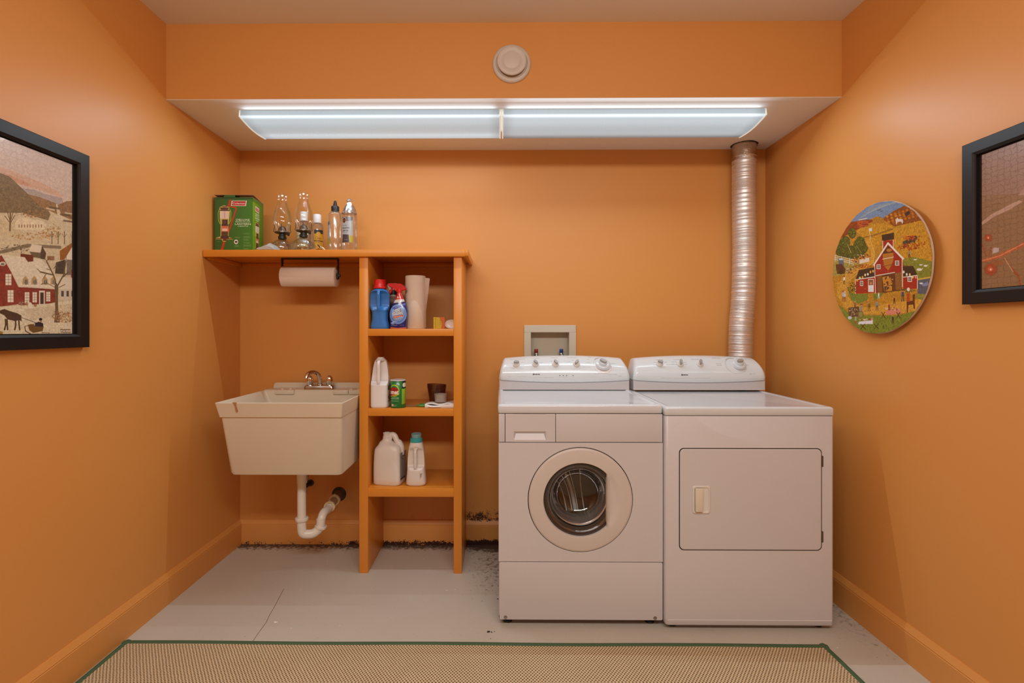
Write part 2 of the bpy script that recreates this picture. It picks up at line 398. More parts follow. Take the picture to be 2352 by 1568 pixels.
# ------------------------------------------------------------------ built-in shelf unit
SF = -.35
T = thing('shelf_unit', 'orange painted built-in shelf tower with a long top board over the sink', 'shelf', (1.04, SF / 2, 0))
L = T.location
def part(n, fn, m, parent=None, root=None, **k):
    bm = BM(); fn(bm); r = root or T
    return mesh(n, bm, m, parent or r, loc=r.location, **k)
part('top_board', lambda b: (box(b, .002, -.345, 1.600, 1.312, -.002, 1.620, .0015), box(b, .002, -.366, 1.586, 1.314, -.345, 1.621, .002), box(b, 1.312, -.366, 1.588, 1.330, -.002, 1.6215, .002)), M_TRIM)
part('side_panel', lambda b: box(b, .782, SF, .0, .826, -.016, 1.600, .002), M_TRIM)
part('side_panel', lambda b: box(b, 1.256, SF, .0, 1.297, -.016, 1.600, .002), M_TRIM)
for z0, z1 in ((1.190, 1.226), (.788, .826), (.383, .426)):
    part('shelf', lambda b: (box(b, .8255, SF + .02, z1 - .019, 1.2565, -.001, z1 - .0005, .001), box(b, .8255, SF + .001, z0, 1.2565, SF + .021, z1, .002)), M_TRIM)
part('cleat', lambda b: box(b, .020, -.020, 1.578, .7815, -.0005, 1.5995, .002), M_TRIM)
part('cleat', lambda b: box(b, .0005, -.335, 1.578, .019, -.0005, 1.5995, .002), M_TRIM)
part('cleat', lambda b: box(b, .8265, -.020, 1.578, 1.2555, -.0005, 1.5995, .002), M_TRIM)

# ------------------------------------------------------------------ floor mat
T = thing('floor_mat', 'tan woven floor mat bound with a green cloth edge, in front of the machines', 'mat', (1.39, -2.3, 0))
M_MAT = blank('woven_sisal', .9, .2); g = G(M_MAT)
def weave(nt, P, sx, sy):
    mp = nt.nodes.new('ShaderNodeMapping'); mp.inputs['Scale'].default_value = (sx, sy, 1); nt.links.new(P, mp.inputs[0])
    b = nt.nodes.new('ShaderNodeTexBrick'); b.inputs['Scale'].default_value = 1; b.inputs['Brick Width'].default_value = 1; b.inputs['Row Height'].default_value = 1
    b.inputs['Mortar Size'].default_value = .16; b.inputs['Mortar Smooth'].default_value = .8; b.offset = .5; nt.links.new(mp.outputs[0], b.inputs['Vector']); return b.outputs['Fac']
jx_ = g.m('MULTIPLY', g.m('SUBTRACT', g.noise(60, 1), .5), 1.2)
wf = g.ramp(g.m('MULTIPLY', g.m('SINE', g.m('ADD', g.m('MULTIPLY', g.x, 523.0), jx_)), g.m('SINE', g.m('ADD', g.m('MULTIPLY', g.y, 393.0), jx_))), .12, .6)
c = g.mix(g.noise(7, 4), (.57, .43, .25), (.68, .53, .33)); c = g.mix(g.m('MULTIPLY', wf, .9), c, (.10, .055, .02)); g.out(c, M_MAT)
g.bump(g.m('SUBTRACT', 1.0, wf), M_MAT, .8, .004)
MX0, MX1, MY1, MY0 = .024, 2.745, -.912, -4.2
bw = .020
def wavy(b):
    n = 60; rings = []
    for i in range(n + 1):
        x = MX0 + bw + (MX1 - MX0 - 2 * bw) * i / n
        rings.append([(x, MY1 - bw - .001 * math.sin(i * .7), .001), (x, MY1 - bw - .001 * math.sin(i * .7), .008), (x, MY0, .008), (x, MY0, .001)])
    loft(b, rings)
part('woven_field', wavy, M_MAT, smooth=False)
M_GREEN = mat('green_binding', (.060, .115, .052), .75, bump=.3, bscale=600, var=.15)
def bind(b, pts, w):
    rings = []
    for p, nrm in pts:
        p = Vector(p); nv = Vector(nrm)
        rings.append([p + nv * (w * u) + Vector((0, 0, h)) for u, h in ((0, .0005), (.03, .006), (.15, .0095), (.5, .0115), (.85, .0095), (1, .006), (1, .0005))])
    loft(b, rings, close=True)
part('green_binding', lambda b: bind(b, [((MX0 + (MX1 - MX0) * i / 50, MY1 + .002 * math.sin(i * .35), 0), (0, -1, 0)) for i in range(51)], .024), M_GREEN, angle=80)
part('green_binding', lambda b: bind(b, [((MX0 + .001 * math.sin(i), MY1 - (MY1 - MY0) * i / 30, 0), (1, 0, 0)) for i in range(31)], .024), M_GREEN, angle=80)
part('green_binding', lambda b: bind(b, [((MX1 + .0015 * math.sin(i), MY1 - (MY1 - MY0) * i / 30, 0), (-1, 0, 0)) for i in range(31)], .024), M_GREEN, angle=80)

# ------------------------------------------------------------------ two wrap-around fixtures under the soffit
def fixture(x0, x1, label, two):
    T = thing('ceiling_light', label, 'light fixture', ((x0 + x1) / 2, -.4, BZ - .002), group='wraparound lights under the soffit')
    zt = BZ - .003
    m = blank('diffuser_lens_' + ('lit' if two else 'half'), .35, .5); g = G(m); b = m.node_tree.nodes['Principled BSDF']
    # y of the object runs across the fixture: a bright band under each burning tube
    def band(c, w): return g.m('POWER', 2.718, g.m('MULTIPLY', g.m('POWER', g.m('DIVIDE', g.m('SUBTRACT', g.y, c), w), 2.0), -1.0))
    low = g.ramp(g.z, -.020, -.031)
    e = g.m('ADD', g.m('ADD', .40, g.m('MULTIPLY', low, .05)), g.m('MULTIPLY', g.m('MULTIPLY', band(-.128, .014), low), .6))
    if two: e = g.m('ADD', g.m('ADD', e, g.m('MULTIPLY', band(.075, .04), .16)), g.m('MULTIPLY', band(-.09, .04), .12))
    else: e = g.m('ADD', g.m('SUBTRACT', e, g.m('MULTIPLY', g.ramp(g.y, .05, .13), .28)), g.m('MULTIPLY', band(-.085, .05), .14))
    hx_ = (x1 - x0) / 2
    ends = g.m('MULTIPLY', g.ramp(g.x, -hx_, -hx_ + .07), g.ramp(g.x, hx_, hx_ - .07))
    rib = g.m('SINE', g.m('MULTIPLY', g.x, 900.0))
    e = g.m('MULTIPLY', e, g.m('ADD', .72, g.m('MULTIPLY', ends, .28)))
    e = g.m('ADD', e, g.m('MULTIPLY', rib, .012))
    b.inputs['Base Color'].default_value = (.12, .13, .14, 1)
    b.inputs['Emission Color'].default_value = (.80, .93, 1.0, 1); m.node_tree.links.new(e, b.inputs['Emission Strength'])
    g.bump(rib, m, .3, .001)
    prof = [(-.528, zt), (-.531, 2.216)] + [(-.531 + .258 * t, 2.216 - .007 * t - .012 * math.sin(PI * t)) for t in [i / 12 for i in range(1, 13)]] + [(-.270, zt)]
    def lens(bm):
        loft(bm, [[(x, y, z) for y, z in prof] for x in (x0 + .006, x1 - .006)], False, False, close=False)
    part('diffuser', lens, m, root=T, angle=50)
    me = mat('fixture_end_cap', (.70, .68, .60), .4, emis=(.95, .98, .90), estr=.42)  # glow added to the caps so they read cream, not brown
    for xa in (x0, x1 - .006):
        pf = [(y - (.002 if y < -.4 else -.002), z - .002 if i not in (0, len(prof) - 1) else z) for i, (y, z) in enumerate(prof)]
        part('end_cap', lambda bm: prism(bm, pf, xa, xa + .006, 'YZ'), me, root=T, smooth=False)
    part('housing', lambda bm: box(bm, x0 + .01, -.500, 2.222, x1 - .01, -.300, zt, .004), M_ALMOND, root=T)
fixture(.270, 1.492, 'white ribbed wraparound ceiling light under the soffit, left of the pair, lit evenly', True)
fixture(1.499, 2.722, 'white ribbed wraparound ceiling light, right of the pair, its rear edge dim and brownish', False)

# ------------------------------------------------------------------ round air vent on the soffit face
T = thing('air_vent', 'round off-white exhaust valve on the orange soffit face', 'vent', (1.540, BY, 2.397))
M_VENT = mat('vent_plastic', (.62, .56, .50), .45, var=.02)
c0 = (1.540, BY, 2.397)
part('vent_ring', lambda b: lathe(b, [(.0845, -.001), (.0845, -.005), (.081, -.010), (.074, -.013), (.070, -.0125), (.069, -.010), (.066, -.012), (.062, -.013), (.058, -.009), (.052, -.004), (.0, -.004)], 48, c0, 'Y'), M_VENT)
part('vent_disc', lambda b: lathe(b, [(.0, -.034), (.034, -.034), (.0368, -.0325), (.0385, -.031), (.042, -.033), (.050, -.036), (.060, -.0365), (.0635, -.034), (.0645, -.031), (.062, -.029), (.040, -.026), (.015, -.020), (.012, -.004)], 48, c0, 'Y'), M_VENT)

# ------------------------------------------------------------------ dryer duct
T = thing('dryer_duct', 'silver corrugated flexible metal duct rising behind the dryer to the soffit', 'duct', (2.81, -.0665, .9))
M_DUCT = mat('ribbed_aluminium', (.80, .77, .74), .42, .80, var=.08, vscale=40)
M_TAPE = mat('crumpled_foil_tape', (.58, .50, .42), .32, 1.0, bump=1.0, bscale=90, var=.15, vscale=30)
cl = [(at(u, v, -.0665).x, at(u, v, -.0665).z) for u, v in ((1709, 362), (1709, 470), (1710, 560), (1709, 640), (1706, 700), (1702, 745), (1701, 790), (1701, 830))]
cl.append((cl[-1][0], .93)); cl.append((cl[-1][0] - .002, .80))
cp = smooth_path([(x, -.0665, z) for x, z in cl], 12)
def hose(b):
    s = [0.0]
    for a, q in zip(cp[:-1], cp[1:]): s.append(s[-1] + (q - a).length)
    n = int(s[-1] / .0026); arr = np.array([list(p) for p in cp]); rings = []
    for i in range(n + 1):
        d = s[-1] * i / n; p = [np.interp(d, s, arr[:, k]) for k in range(3)]
        t = Vector([np.interp(min(d + .02, s[-1]), s, arr[:, k]) - np.interp(max(d - .02, 0), s, arr[:, k]) for k in range(3)]).normalized()
        ax = Vector((1, 0, 0)); ax = (ax - t * ax.dot(t)).normalized(); ay = t.cross(ax)
        big = .0026 if i % 9 == 0 else (.001 if i % 2 else -.0008)
        jit = random.uniform(-.0004, .0004)
        rings.append([Vector(p) + (ax * math.cos(a) + ay * math.sin(a)) * (.0615 + big + jit) for a in [2 * PI * k / 40 for k in range(40)]])
    loft(b, rings, False, False)
part('corrugated_hose', hose, M_DUCT, angle=70)
def collar(b):
    rings = []
    for i in range(10):
        z = BZ - .0025 - (BZ - .0025 - cl[0][1] + .02) * i / 9
        rings.append([(cl[0][0] + (.063 + random.uniform(-.0015, .0015)) * math.cos(a), -.0665 + (.0605 + random.uniform(-.0015, .0015)) * math.sin(a), z + (random.uniform(-.004, .004) if i == 9 else 0)) for a in [2 * PI * k / 40 for k in range(40)]])
    loft(b, rings, False, False)
part('foil_tape_collar', collar, M_TAPE, angle=25)
def gap(b):
    n = 36; b.faces.new([b.verts.new((cl[0][0] + .001 + (.068 + random.uniform(0, .004) + (.014 if k in (1, 2) else 0)) * math.cos(2 * PI * k / n), -.066 + (.068 + random.uniform(0, .004)) * math.sin(2 * PI * k / n), BZ - .0026)) for k in range(n)])
part('dark_hole_disc', gap, M_GAP, smooth=False)  # flat dark disc stands in for the darkness of the opening

# ------------------------------------------------------------------ hose outlet box in the wall
T = thing('outlet_box', 'cream recessed water outlet box in the wall behind the washer', 'outlet box', (1.773, 0, 1.12))
M_OBOX = mat('cream_box_plastic', (.60, .57, .46), .45, var=.02)
def frame(b, x0, z0, x1, z1, i0, j0, i1, j1, y0, y1):
    box(b, x0, y0, z0, x1, y1, j0, .0015); box(b, x0, y0, j1, x1, y1, z1, .0015)
    box(b, x0, y0, j0, i0, y1, j1); box(b, i1, y0, j0, x1, y1, j1)
part('face_plate', lambda b: frame(b, 1.626, .998, 1.920, 1.2475, 1.664, 1.038, 1.882, 1.2065, -.006, -.0005), M_OBOX, smooth=False)
def shell(b):
    x0, x1, z0, z1 = 1.6615, 1.8845, 1.0365, 1.2075
    box(b, x0, .075, z0, x1, .078, z1); box(b, x0, 0, z0, x0 + .0025, .075, z1); box(b, x1 - .0025, 0, z0, x1, .075, z1)
    box(b, x0, 0, z0, x1, .075, z0 + .0025); box(b, x0, 0, z1 - .0025, x1, .075, z1)
part('recess', shell, M_OBOX, smooth=False)
for x, cc, nm in ((1.697, (.22, .01, .01), 'red'), (1.842, (.01, .04, .18), 'blue')):
    v = part('valve', lambda b: (lathe(b, [(.0, 1.040), (.009, 1.040), (.009, 1.066), (.013, 1.070), (.013, 1.082), (.008, 1.088), (.0, 1.088)], 16, (x, .035, 0)), tube(b, [(x, .035, 1.076), (x, .005, 1.074), (x, -.004, 1.060)], .007, 10)), M_CHROME_D)
    h = part('valve_handle', lambda b: box(b, x - .011, .028, 1.088, x + .011, .042, 1.111, .003), mat('valve_' + nm, cc, .4), parent=v)
    tag(h, nm + ' valve handle')
v = part('drain_pipe', lambda b: lathe(b, [(.019, 1.040), (.019, 1.062), (.015, 1.062), (.015, 1.040)], 20, (1.765, .035, 0)), M_PVC)

# ------------------------------------------------------------------ laundry tub, faucet, drain
T = thing('utility_sink', 'cream plastic wall-hung utility tub in the left corner beside the shelf tower', 'sink', (.487, -.33, .54))
SX0, SX1, SY0, SY1, ZR = .196, .7765, -.602, -.030, .8905
def tub(b):
    def ring(x0, y0, x1, y1, z, r): return [(u, v, z) for u, v in rrect(x0, y0, x1, y1, r, 5)]
    o = [ring(.262, -.500, .712, -.062, .5375, .02), ring(.228, -.520, .746, -.050, .5420, .022), ring(.221, -.5245, .753, -.047, .552, .024),
         ring(.218 - .006, -.582, .766, -.036, .819, .014), ring(.218 - .006, -.5825, .766, -.0355, .8225, .014),
         ring(.214 - .006, -.5905, .769, -.034, .8235, .010), ring(SX0, SY0, SX1, SY1, ZR - .002, .006), ring(SX0 + .002, SY0 + .002, SX1 - .002, SY1 - .001, ZR, .006),
         ring(SX0 + .0055, SY0 + .0055, SX1 - .0055, -.135, ZR, .006), ring(SX0 + .008, SY0 + .008, SX1 - .008, -.138, ZR - .003, .008),
         ring(.222, -.572, .752, -.145, .83, .03), ring(.240, -.515, .735, -.16, .575, .04), ring(.262, -.495, .712, -.18, .560, .04)]
    loft(b, o, True, True)
part('basin', tub, M_SINK, angle=30)
def ledge(b):
    box(b, SX0 + .006, -.137, ZR - .004, SX1 - .004, -.032, ZR + .004, .003)
    for xa, xb in ((.266, .370), (.583, .664), (.668, .745)):
        box(b, xa, -.150, ZR - .020, xb, -.128, ZR + .0035, .003)
part('rear_ledge', ledge, M_SINK)
def bsp(b):
    pr = [(.210, .894)] + [(.232 + .020 * math.cos(a), .9055 + .018 * math.sin(a)) for a in [PI - PI / 2 * i / 6 for i in range(7)]] + [(.776, .9235), (.776, .894)]
    prism(b, pr, -.042, -.028, 'XZ')
part('backsplash', bsp, M_SINK)
for x, y in ((.295, -.075), (.340, -.075), (.675, -.075), (.715, -.075)):
    part('mounting_cap', lambda b: lathe(b, [(0, .0065), (.006, .006), (.009, .004), (.010, 0)], 14, (x, y - .045, ZR + .004)), M_SINK)
ru = part('rust_streak', lambda b: prism(b, [(at(u, v, -.603).x, at(u, v, -.603).z) for u, v in ((534, 924), (543, 925), (542, 932), (545, 945), (542, 945), (539, 932))], -.6045, -.594, 'XZ'), mat('rust', (.42, .20, .07), .7))
# wall bracket that carries the tub
part('wall_bracket', lambda b: box(b, .23, -.060, .75, .74, -.0005, .79, .003), M_CHROME_D)

T = thing('faucet', 'two-handle chrome faucet on the back ledge of the utility tub', 'faucet', (.497, -.10, ZR + .004))
zb = ZR + .0042
def fbase(b):
    loft(b, [[(u, v, z) for u, v in rrect(.415 + i, -.133 + i, .578 - i, -.075 - i, .012, 4)] for z, i in ((zb, 0), (zb + .012, .001), (zb + .020, .004), (zb + .023, .010))])
part('faucet_base', fbase, M_CHROME_D)
for x in (.441, .549):
    part('handle', lambda b: lathe(b, [(0, .0225), (.017, .0225), (.017, .028), (.0185, .034), (.0195, .048), (.0175, .062), (.012, .072), (.005, .076), (0, .0765)], 10, (x, -.104, zb)), M_CHROME)
part('spout', lambda b: (tube(b, smooth_path([(.497, -.100, zb + .022), (.495, -.102, zb + .055), (.487, -.112, zb + .085), (.471, -.140, zb + .098), (.455, -.170, zb + .088), (.449, -.182, zb + .066)], 5), [.0115] * 30 + [.010], 14),
                         lathe(b, [(.016, .022), (.016, .030), (.0125, .034)], 16, (.497, -.100, zb))), M_CHROME)

T = thing('sink_drain', 'white plastic drain pipe with a curved trap under the utility tub', 'pipe', (.50, -.33, .16))
tx = at(693, 1150, -.33).x; ux = at(737, 1200, -.30).x
def pz(v, y): return at(700, v, y).z
zj = pz(1236, -.33)
part('tailpiece', lambda b: (tube(b, [(tx, -.33, .539), (tx, -.33, pz(1188, -.33))], .0215, 24), tube(b, [(tx, -.33, .539), (tx, -.33, pz(1108, -.33))], .0235, 24)), M_PVC)
jx = (tx + ux) / 2
def jb(b):
    P = [(tx, -.33, pz(1185, -.33)), (tx, -.33, pz(1212, -.33)), (tx + .006, -.328, pz(1224, -.33)), (tx + .028, -.322, zj + .019), (tx + .055, -.314, zj + .021), (ux - .006, -.303, pz(1212, -.30)), (ux, -.30, pz(1200, -.3)), (ux, -.30, pz(1190, -.3))]
    tube(b, smooth_path(P, 6), .0222, 24)
part('trap_bend', jb, M_PVC)
def nut(b, c, d, r0, r1, h):
    d = Vector(d).normalized(); c = Vector(c); a = d.cross(Vector((1, .2, .1))).normalized(); e = d.cross(a); n = 32; rings = []
    for t, r in ((-h / 2, r0), (-h / 2, r1), (-h * .3, r1 + .001), (h * .3, r1 + .001), (h / 2, r1 - .001), (h / 2, r0)):
        rings.append([c + d * t + (a * math.cos(2 * PI * k / n) + e * math.sin(2 * PI * k / n)) * (r + (.0022 if (k % 8 in (0, 1)) and abs(t) < h * .4 else 0)) for k in range(n)])
    loft(b, rings, False, False)
part('slip_nut', lambda b: nut(b, (tx, -.33, pz(1191, -.33)), (0, 0, 1), .022, .029, .018), M_PVC)
part('slip_nut', lambda b: nut(b, (ux, -.30, pz(1209, -.30)), (.15, 0, 1), .022, .0275, .016), M_PVC)
a1 = at(757, 1163, -.20); a2 = at(768, 1148, -.10); a3 = at(777, 1136, -.016)
part('trap_arm', lambda b: tube(b, smooth_path([(ux, -.30, pz(1212, -.3)), (ux + .002, -.298, pz(1192, -.3)), (ux + .006, -.272, pz(1176, -.27)), a1 + Vector((0, -.02, -.006)), a1], 6), .0212, 24), M_PVC)
da = (a3 - a1).normalized()
part('slip_nut', lambda b: nut(b, a1 + da * .002, da, .021, .0285, .018), M_PVC2)
part('wall_tube', lambda b: tube(b, [a1, a2, a3 + Vector((0, .01, .001))], .0205, 24), mat('aged_pvc', (.50, .34, .20), .4))
part('slip_nut', lambda b: nut(b, a2, da, .021, .0295, .018), M_PVC2)
part('coupling', lambda b: tube(b, [a2 + da * .012, a3 + Vector((0, .014, .001))], .027, 24), mat('rusty_coupling', (.16, .08, .05), .5))
part('escutcheon', lambda b: lathe(b, [(.040, -.001), (.040, -.004), (.032, -.009), (.024, -.010)], 28, (a3.x, 0, a3.z), 'Y'), M_BLACK)

T = thing('stop_valve', 'small dark stop valve with a riser hose on the wall behind the drain pipe', 'valve', (.40, -.02, .30))
vx = at(709, 1112, -.03)
part('valve_body', lambda b: (tube(b, [(vx.x, -.001, vx.z), (vx.x - .004, -.055, vx.z - .004)], .009, 12), tube(b, [(vx.x - .010, -.045, vx.z - .012), (vx.x - .006, -.045, vx.z + .012)], .008, 12), lathe(b, [(.019, -.001), (.019, -.004), (.010, -.007)], 20, (vx.x, 0, vx.z), 'Y')), M_BLACK)
part('valve_handle', lambda b: tube(b, [(vx.x - .004, -.055, vx.z - .016), (vx.x - .010, -.072, vx.z - .034)], [.011, .014], 12), mat('chalky_white_knob', (.62, .56, .46), .5))
part('riser_hose', lambda b: tube(b, smooth_path([(vx.x - .006, -.045, vx.z + .012), (vx.x + .001, -.047, vx.z + .05), (vx.x + .012, -.05, vx.z + .13), (vx.x + .03, -.06, .535)], 6), .0045, 10), M_CHROME_D)

# ------------------------------------------------------------------ washer and dryer
def plate_hole(b, x0, z0, x1, z1, cx, cz, r, y0, y1, n=96):
    """rectangular plate with a round hole, front at y0"""
    def edge(a):
        c, s = math.cos(a), math.sin(a); t = min([((x1 - cx) / c) if c > 1e-9 else ((x0 - cx) / c) if c < -1e-9 else 1e9, ((z1 - cz) / s) if s > 1e-9 else ((z0 - cz) / s) if s < -1e-9 else 1e9])
        return cx + c * t, cz + s * t
    an = sorted([2 * PI * i / n for i in range(n)] + [math.atan2(z - cz, x - cx) % (2 * PI) for x in (x0, x1) for z in (z0, z1)])
    rings = [[], [], [], [], []]
    for a in an:
        ex, ez = edge(a); hx_, hz = cx + r * math.cos(a), cz + r * math.sin(a); hx2, hz2 = cx + (r + .0015) * math.cos(a), cz + (r + .0015) * math.sin(a)
        rings[0].append((hx_, y1, hz)); rings[1].append((hx_, y0 + .0015, hz)); rings[2].append((hx2, y0, hz2)); rings[3].append((ex, y0, ez)); rings[4].append((ex, y1, ez))
    loft(b, rings, False, False)
def hand_print(im, items, col=(.42, .42, .44)):
    for t, x, y, h, w in items: im.text(t, x, y, h, col, w, .01)
def console(x0, x1, ybase, labels, T):
    """arched control console; returns a function giving points and normals on its sloping face"""
    xm, hw = (x0 + x1) / 2, (x1 - x0) / 2
    def arch(x): q = (x - xm) / hw; return 1 - q * q
    prof = [(-.300, .0), (-.3035, .10), (-.3030, .22), (-.300, .36), (-.294, .50), (-.284, .63), (-.270, .75), (-.252, .86), (-.236, .93), (-.222, .975), (-.208, 1.0)]
    def zz(x, t): lo = .966 - .012 * arch(x); hi = 1.068 + .018 * arch(x) ** .8 if arch(x) > 0 else 1.068; return lo + (hi - lo) * t
    def edge_shrink(t): return .020 * t ** 1.6            # the sides lean in towards the top
    nx = 28
    def P(q, t):
        y = np.interp(t, [p[1] for p in prof], [p[0] for p in prof]) + (ybase + .29)
        xe = hw - .001 - edge_shrink(t) * 1.0
        x = xm + q * xe
        r = max(0, abs(q) - .955) / .045
        return Vector((x, y + .012 * r * r, zz(x, t) - .010 * r * r * t ** 2))
    def fascia(b):
        ts = [i / 26 for i in range(27)]
        qs = sorted(set([-1 + 2 * i / nx for i in range(nx + 1)] + [s * v for s in (-1, 1) for v in (.955, .968, .98, .99)]))
        L = b.loops.layers.uv.new('UVMap')
        V = [[b.verts.new(P(q, t)) for q in qs] for t in ts]
        for i in range(len(ts) - 1):
            for j in range(len(qs) - 1):
                f = b.faces.new((V[i][j], V[i][j + 1], V[i + 1][j + 1], V[i + 1][j]))
                for l, (a, c) in zip(f.loops, ((i, j), (i, j + 1), (i + 1, j + 1), (i + 1, j))): l[L].uv = ((qs[c] + 1) / 2, ts[a])
        # top, sides and back close the hood
        B = [b.verts.new((P(q, 1).x, -.150 + (ybase + .29), P(q, 1).z - .004)) for q in qs]
        for j in range(len(qs) - 1): b.faces.new((V[-1][j], V[-1][j + 1], B[j + 1], B[j]))
        D = [b.verts.new((P(q, 0).x, -.150 + (ybase + .29), P(q, 0).z)) for q in qs]
        for j in range(len(qs) - 1): b.faces.new((B[j], B[j + 1], D[j + 1], D[j])); b.faces.new((V[0][j], V[0][j + 1], D[j + 1], D[j]))
        for j in (0, -1):
            b.faces.new([V[i][j] for i in range(len(ts))] + [B[j], D[j]])
    im = Img(1500, 330, (.85, .885, .90), 2)
    labels(im)
    m = img_mat('console_print', im, .16, .3)
    fo = part('control_panel', fascia, m, root=T, angle=35)
    def skirt(b):
        rings = []
        for q in [-1 + 2 * i / nx for i in range(nx + 1)]:
            p = P(q, 0); x = xm + q * (hw - .003)
            rings.append([(x, ybase, .9135), (x, ybase + .001, p.z - .002), (x, ybase - .006, p.z + .001), (x, ybase + .14, p.z), (x, ybase + .14, .9135)])
        loft(b, rings, True, True)
    part('console_base', skirt, M_WHITE_FRONT, root=T, angle=50)
    def frm(u, v):
        """point, normal on the face for a photo position"""
        best = None
        for q in [-1 + 2 * i / 400 for i in range(401)]:
            pass
        y = -.275
        for _ in range(6):
            p = at(u, v, y); q = 0
            lo, hi = 0.0, 1.0
            for _2 in range(24):
                t = (lo + hi) / 2
                if zz(p.x, t) < p.z: lo = t
                else: hi = t
            y = np.interp(t, [a[1] for a in prof], [a[0] for a in prof]) + (ybase + .29)
        q = (p.x - xm) / (hw - .001 - edge_shrink(t)); a = P(q, t); d = (P(q, min(t + .04, 1)) - P(q, max(t - .04, 0))).normalized()
        n = Vector((1, 0, 0)).cross(d); n = -n if n.y > 0 else n
        return a, n.normalized(), d, q, t
    return P, frm
def knob(T, fr, r, rot, big=False, name='knob'):
    a, n, up, q, t = fr; xa = Vector((1, 0, 0)); M = Matrix((xa, up, n)).transposed().to_4x4(); M.translation = a
    k = part(name, lambda b: (lathe(b, [(r * 1.0, .000), (r * 1.0, .004), (r * .93, .007), (r * .80, .008), (r * .76, .008), (r * .70, .014), (r * .62, .016), (0, .016)] if not big else
                                    [(r * 1.12, 0), (r * 1.12, .002), (r, .0035), (r * .98, .009), (r * .9, .011), (r * .60, .011), (r * .57, .020), (r * .52, .022), (0, .022)], 32),
                              bmesh.ops.transform(b, matrix=M, verts=b.verts[:])), M_ALMOND if not big else M_WHITE, root=T)
    g_ = Matrix.Rotation(rot, 4, 'Z'); h = .016 if not big else .022; s = .78 if not big else .5
    def grip(b):
        loft(b, [[(x * r * s * f, y * r * s * f * .52, z) for x, y in [(math.copysign(abs(math.cos(w)) ** .8, math.cos(w)), math.copysign(abs(math.sin(w)) ** .8, math.sin(w))) for w in [2 * PI * i / 20 for i in range(20)]]] for z, f in ((h - .004, 1), (h + .010, .96), (h + .0115, .88))])
        bmesh.ops.transform(b, matrix=M @ g_, verts=b.verts[:])
    tag(part('grip', grip, M_GREYP, parent=k, root=T), 'raised grey grip')
def feet(T, xs, ys):
    for x in xs:
        for y in ys: part('foot', lambda b: lathe(b, [(0, 0), (.020, 0), (.020, .008), (.008, .010), (.008, .024)], 14, (x, y, 0)), M_BLACKP, root=T)
def top_lid(b, x0, y0, x1, y1, z0, z1):
    R_ = lambda i, r: [(u, v) for u, v in rrect(x0 + i, y0 + i, x1 - i, y1 - i, r, 4)]
    loft(b, [[(u, v, z) for u, v in R_(i, r)] for z, i, r in ((z0, .002, .008), (z0 + .002, 0, .010), (z1 - .008, 0, .010), (z1 - .003, .002, .010), (z1, .007, .012), (z1, .020, .016), (z1 - .0035, .026, .018), (z1 - .004, .034, .02))])

# washer
WX0, WX1, WY = 1.480, 2.155, -.800
T = TW = thing('washing_machine', 'white front-loading washing machine with a round porthole door', 'washer', (1.818, -.47, 0))
def cab(b):
    x0, x1, y0, y1, z0, z1 = WX0 + .004, WX1 - .001, WY + .014, -.145, .030, .876
    for a in ((x0, y0, z0, x0 + .012, y1, z1), (x1 - .012, y0, z0, x1, y1, z1), (x0, y1 - .012, z0, x1, y1, z1), (x0, y0, z0, x1, y1, z0 + .012), (x0, y0, z1 - .012, x1, y1, z1)): box(b, *a)
part('cabinet', cab, M_WHITE_FRONT, smooth=False)
part('gap_backing', lambda b: plate_hole(b, WX0 + .018, .045, WX1 - .016, .862, 1.818, .5235, .166, WY + .016, WY + .022), M_GAP, smooth=False)
part('top_lid', lambda b: top_lid(b, WX0, WY - .002, WX1 - .0005, -.142, .8785, .9140), M_WHITE, angle=50)
part('front_panel', lambda b: plate_hole(b, WX0 + .003, .2700, WX1 + .0005, .7575, 1.818, .5235, .2155, WY, WY + .014), M_WHITE_FRONT)
part('left_strip', lambda b: box(b, WX0 + .003, WY, .7600, 1.5085, WY + .014, .8755, .002), M_WHITE_FRONT)
part('upper_panel', lambda b: box(b, 1.7175, WY, .7600, WX1 - .001, WY + .014, .8755, .002), M_WHITE_FRONT)
def dr(b):
    x0, x1, z0, z1 = 1.5105, 1.7155, .7600, .8755; gx0, gx1, gz0, gz1 = 1.546, 1.677, .769, .8035
    box(b, x0, WY, z0, gx0, WY + .014, z1, .001); box(b, gx1, WY, z0, x1, WY + .014, z1, .001); box(b, gx0 - .001, WY, gz1, gx1 + .001, WY + .014, z1); box(b, gx0 - .001, WY, z0, gx1 + .001, WY + .014, gz0)
    V = [b.verts.new(p) for p in ((gx0, WY + .0002, gz0), (gx1, WY + .0002, gz0), (gx1 - .008, WY + .013, gz1 - .010), (gx0 + .008, WY + .013, gz1 - .010), (gx0, WY + .0002, gz1), (gx1, WY + .0002, gz1))]
    b.faces.new(V[:4]); b.faces.new((V[3], V[2], V[5], V[4])); b.faces.new((V[0], V[3], V[4])); b.faces.new((V[1], V[5], V[2]))
part('detergent_drawer', dr, M_WHITE_FRONT, smooth=False)
def kick(b):
    P_ = rrect(WX0 + .006, .030, WX1 + .0005, .2665, .006, 3)
    loft(b, [[(u, y, v) for u, v in rrect(WX0 + .006 + i, .030 + i, WX1 + .0005 - i, .2665 - i, .006, 3)] for y, i in ((WY + .014, 0), (WY + .003, 0), (WY + .0008, .0008), (WY, .003))])
part('kick_panel', kick, M_WHITE_FRONT)
part('kick_lip', lambda b: prism(b, [(WY + .003, .050), (WY + .001, .0455), (WY + .010, .027), (WY + .016, .027), (WY + .016, .050)], WX0 + .008, WX1 - .001, 'YZ'), mat('kick_lip_enamel', (.70, .69, .70), .35), smooth=False)  # the lip's own even enamel colour
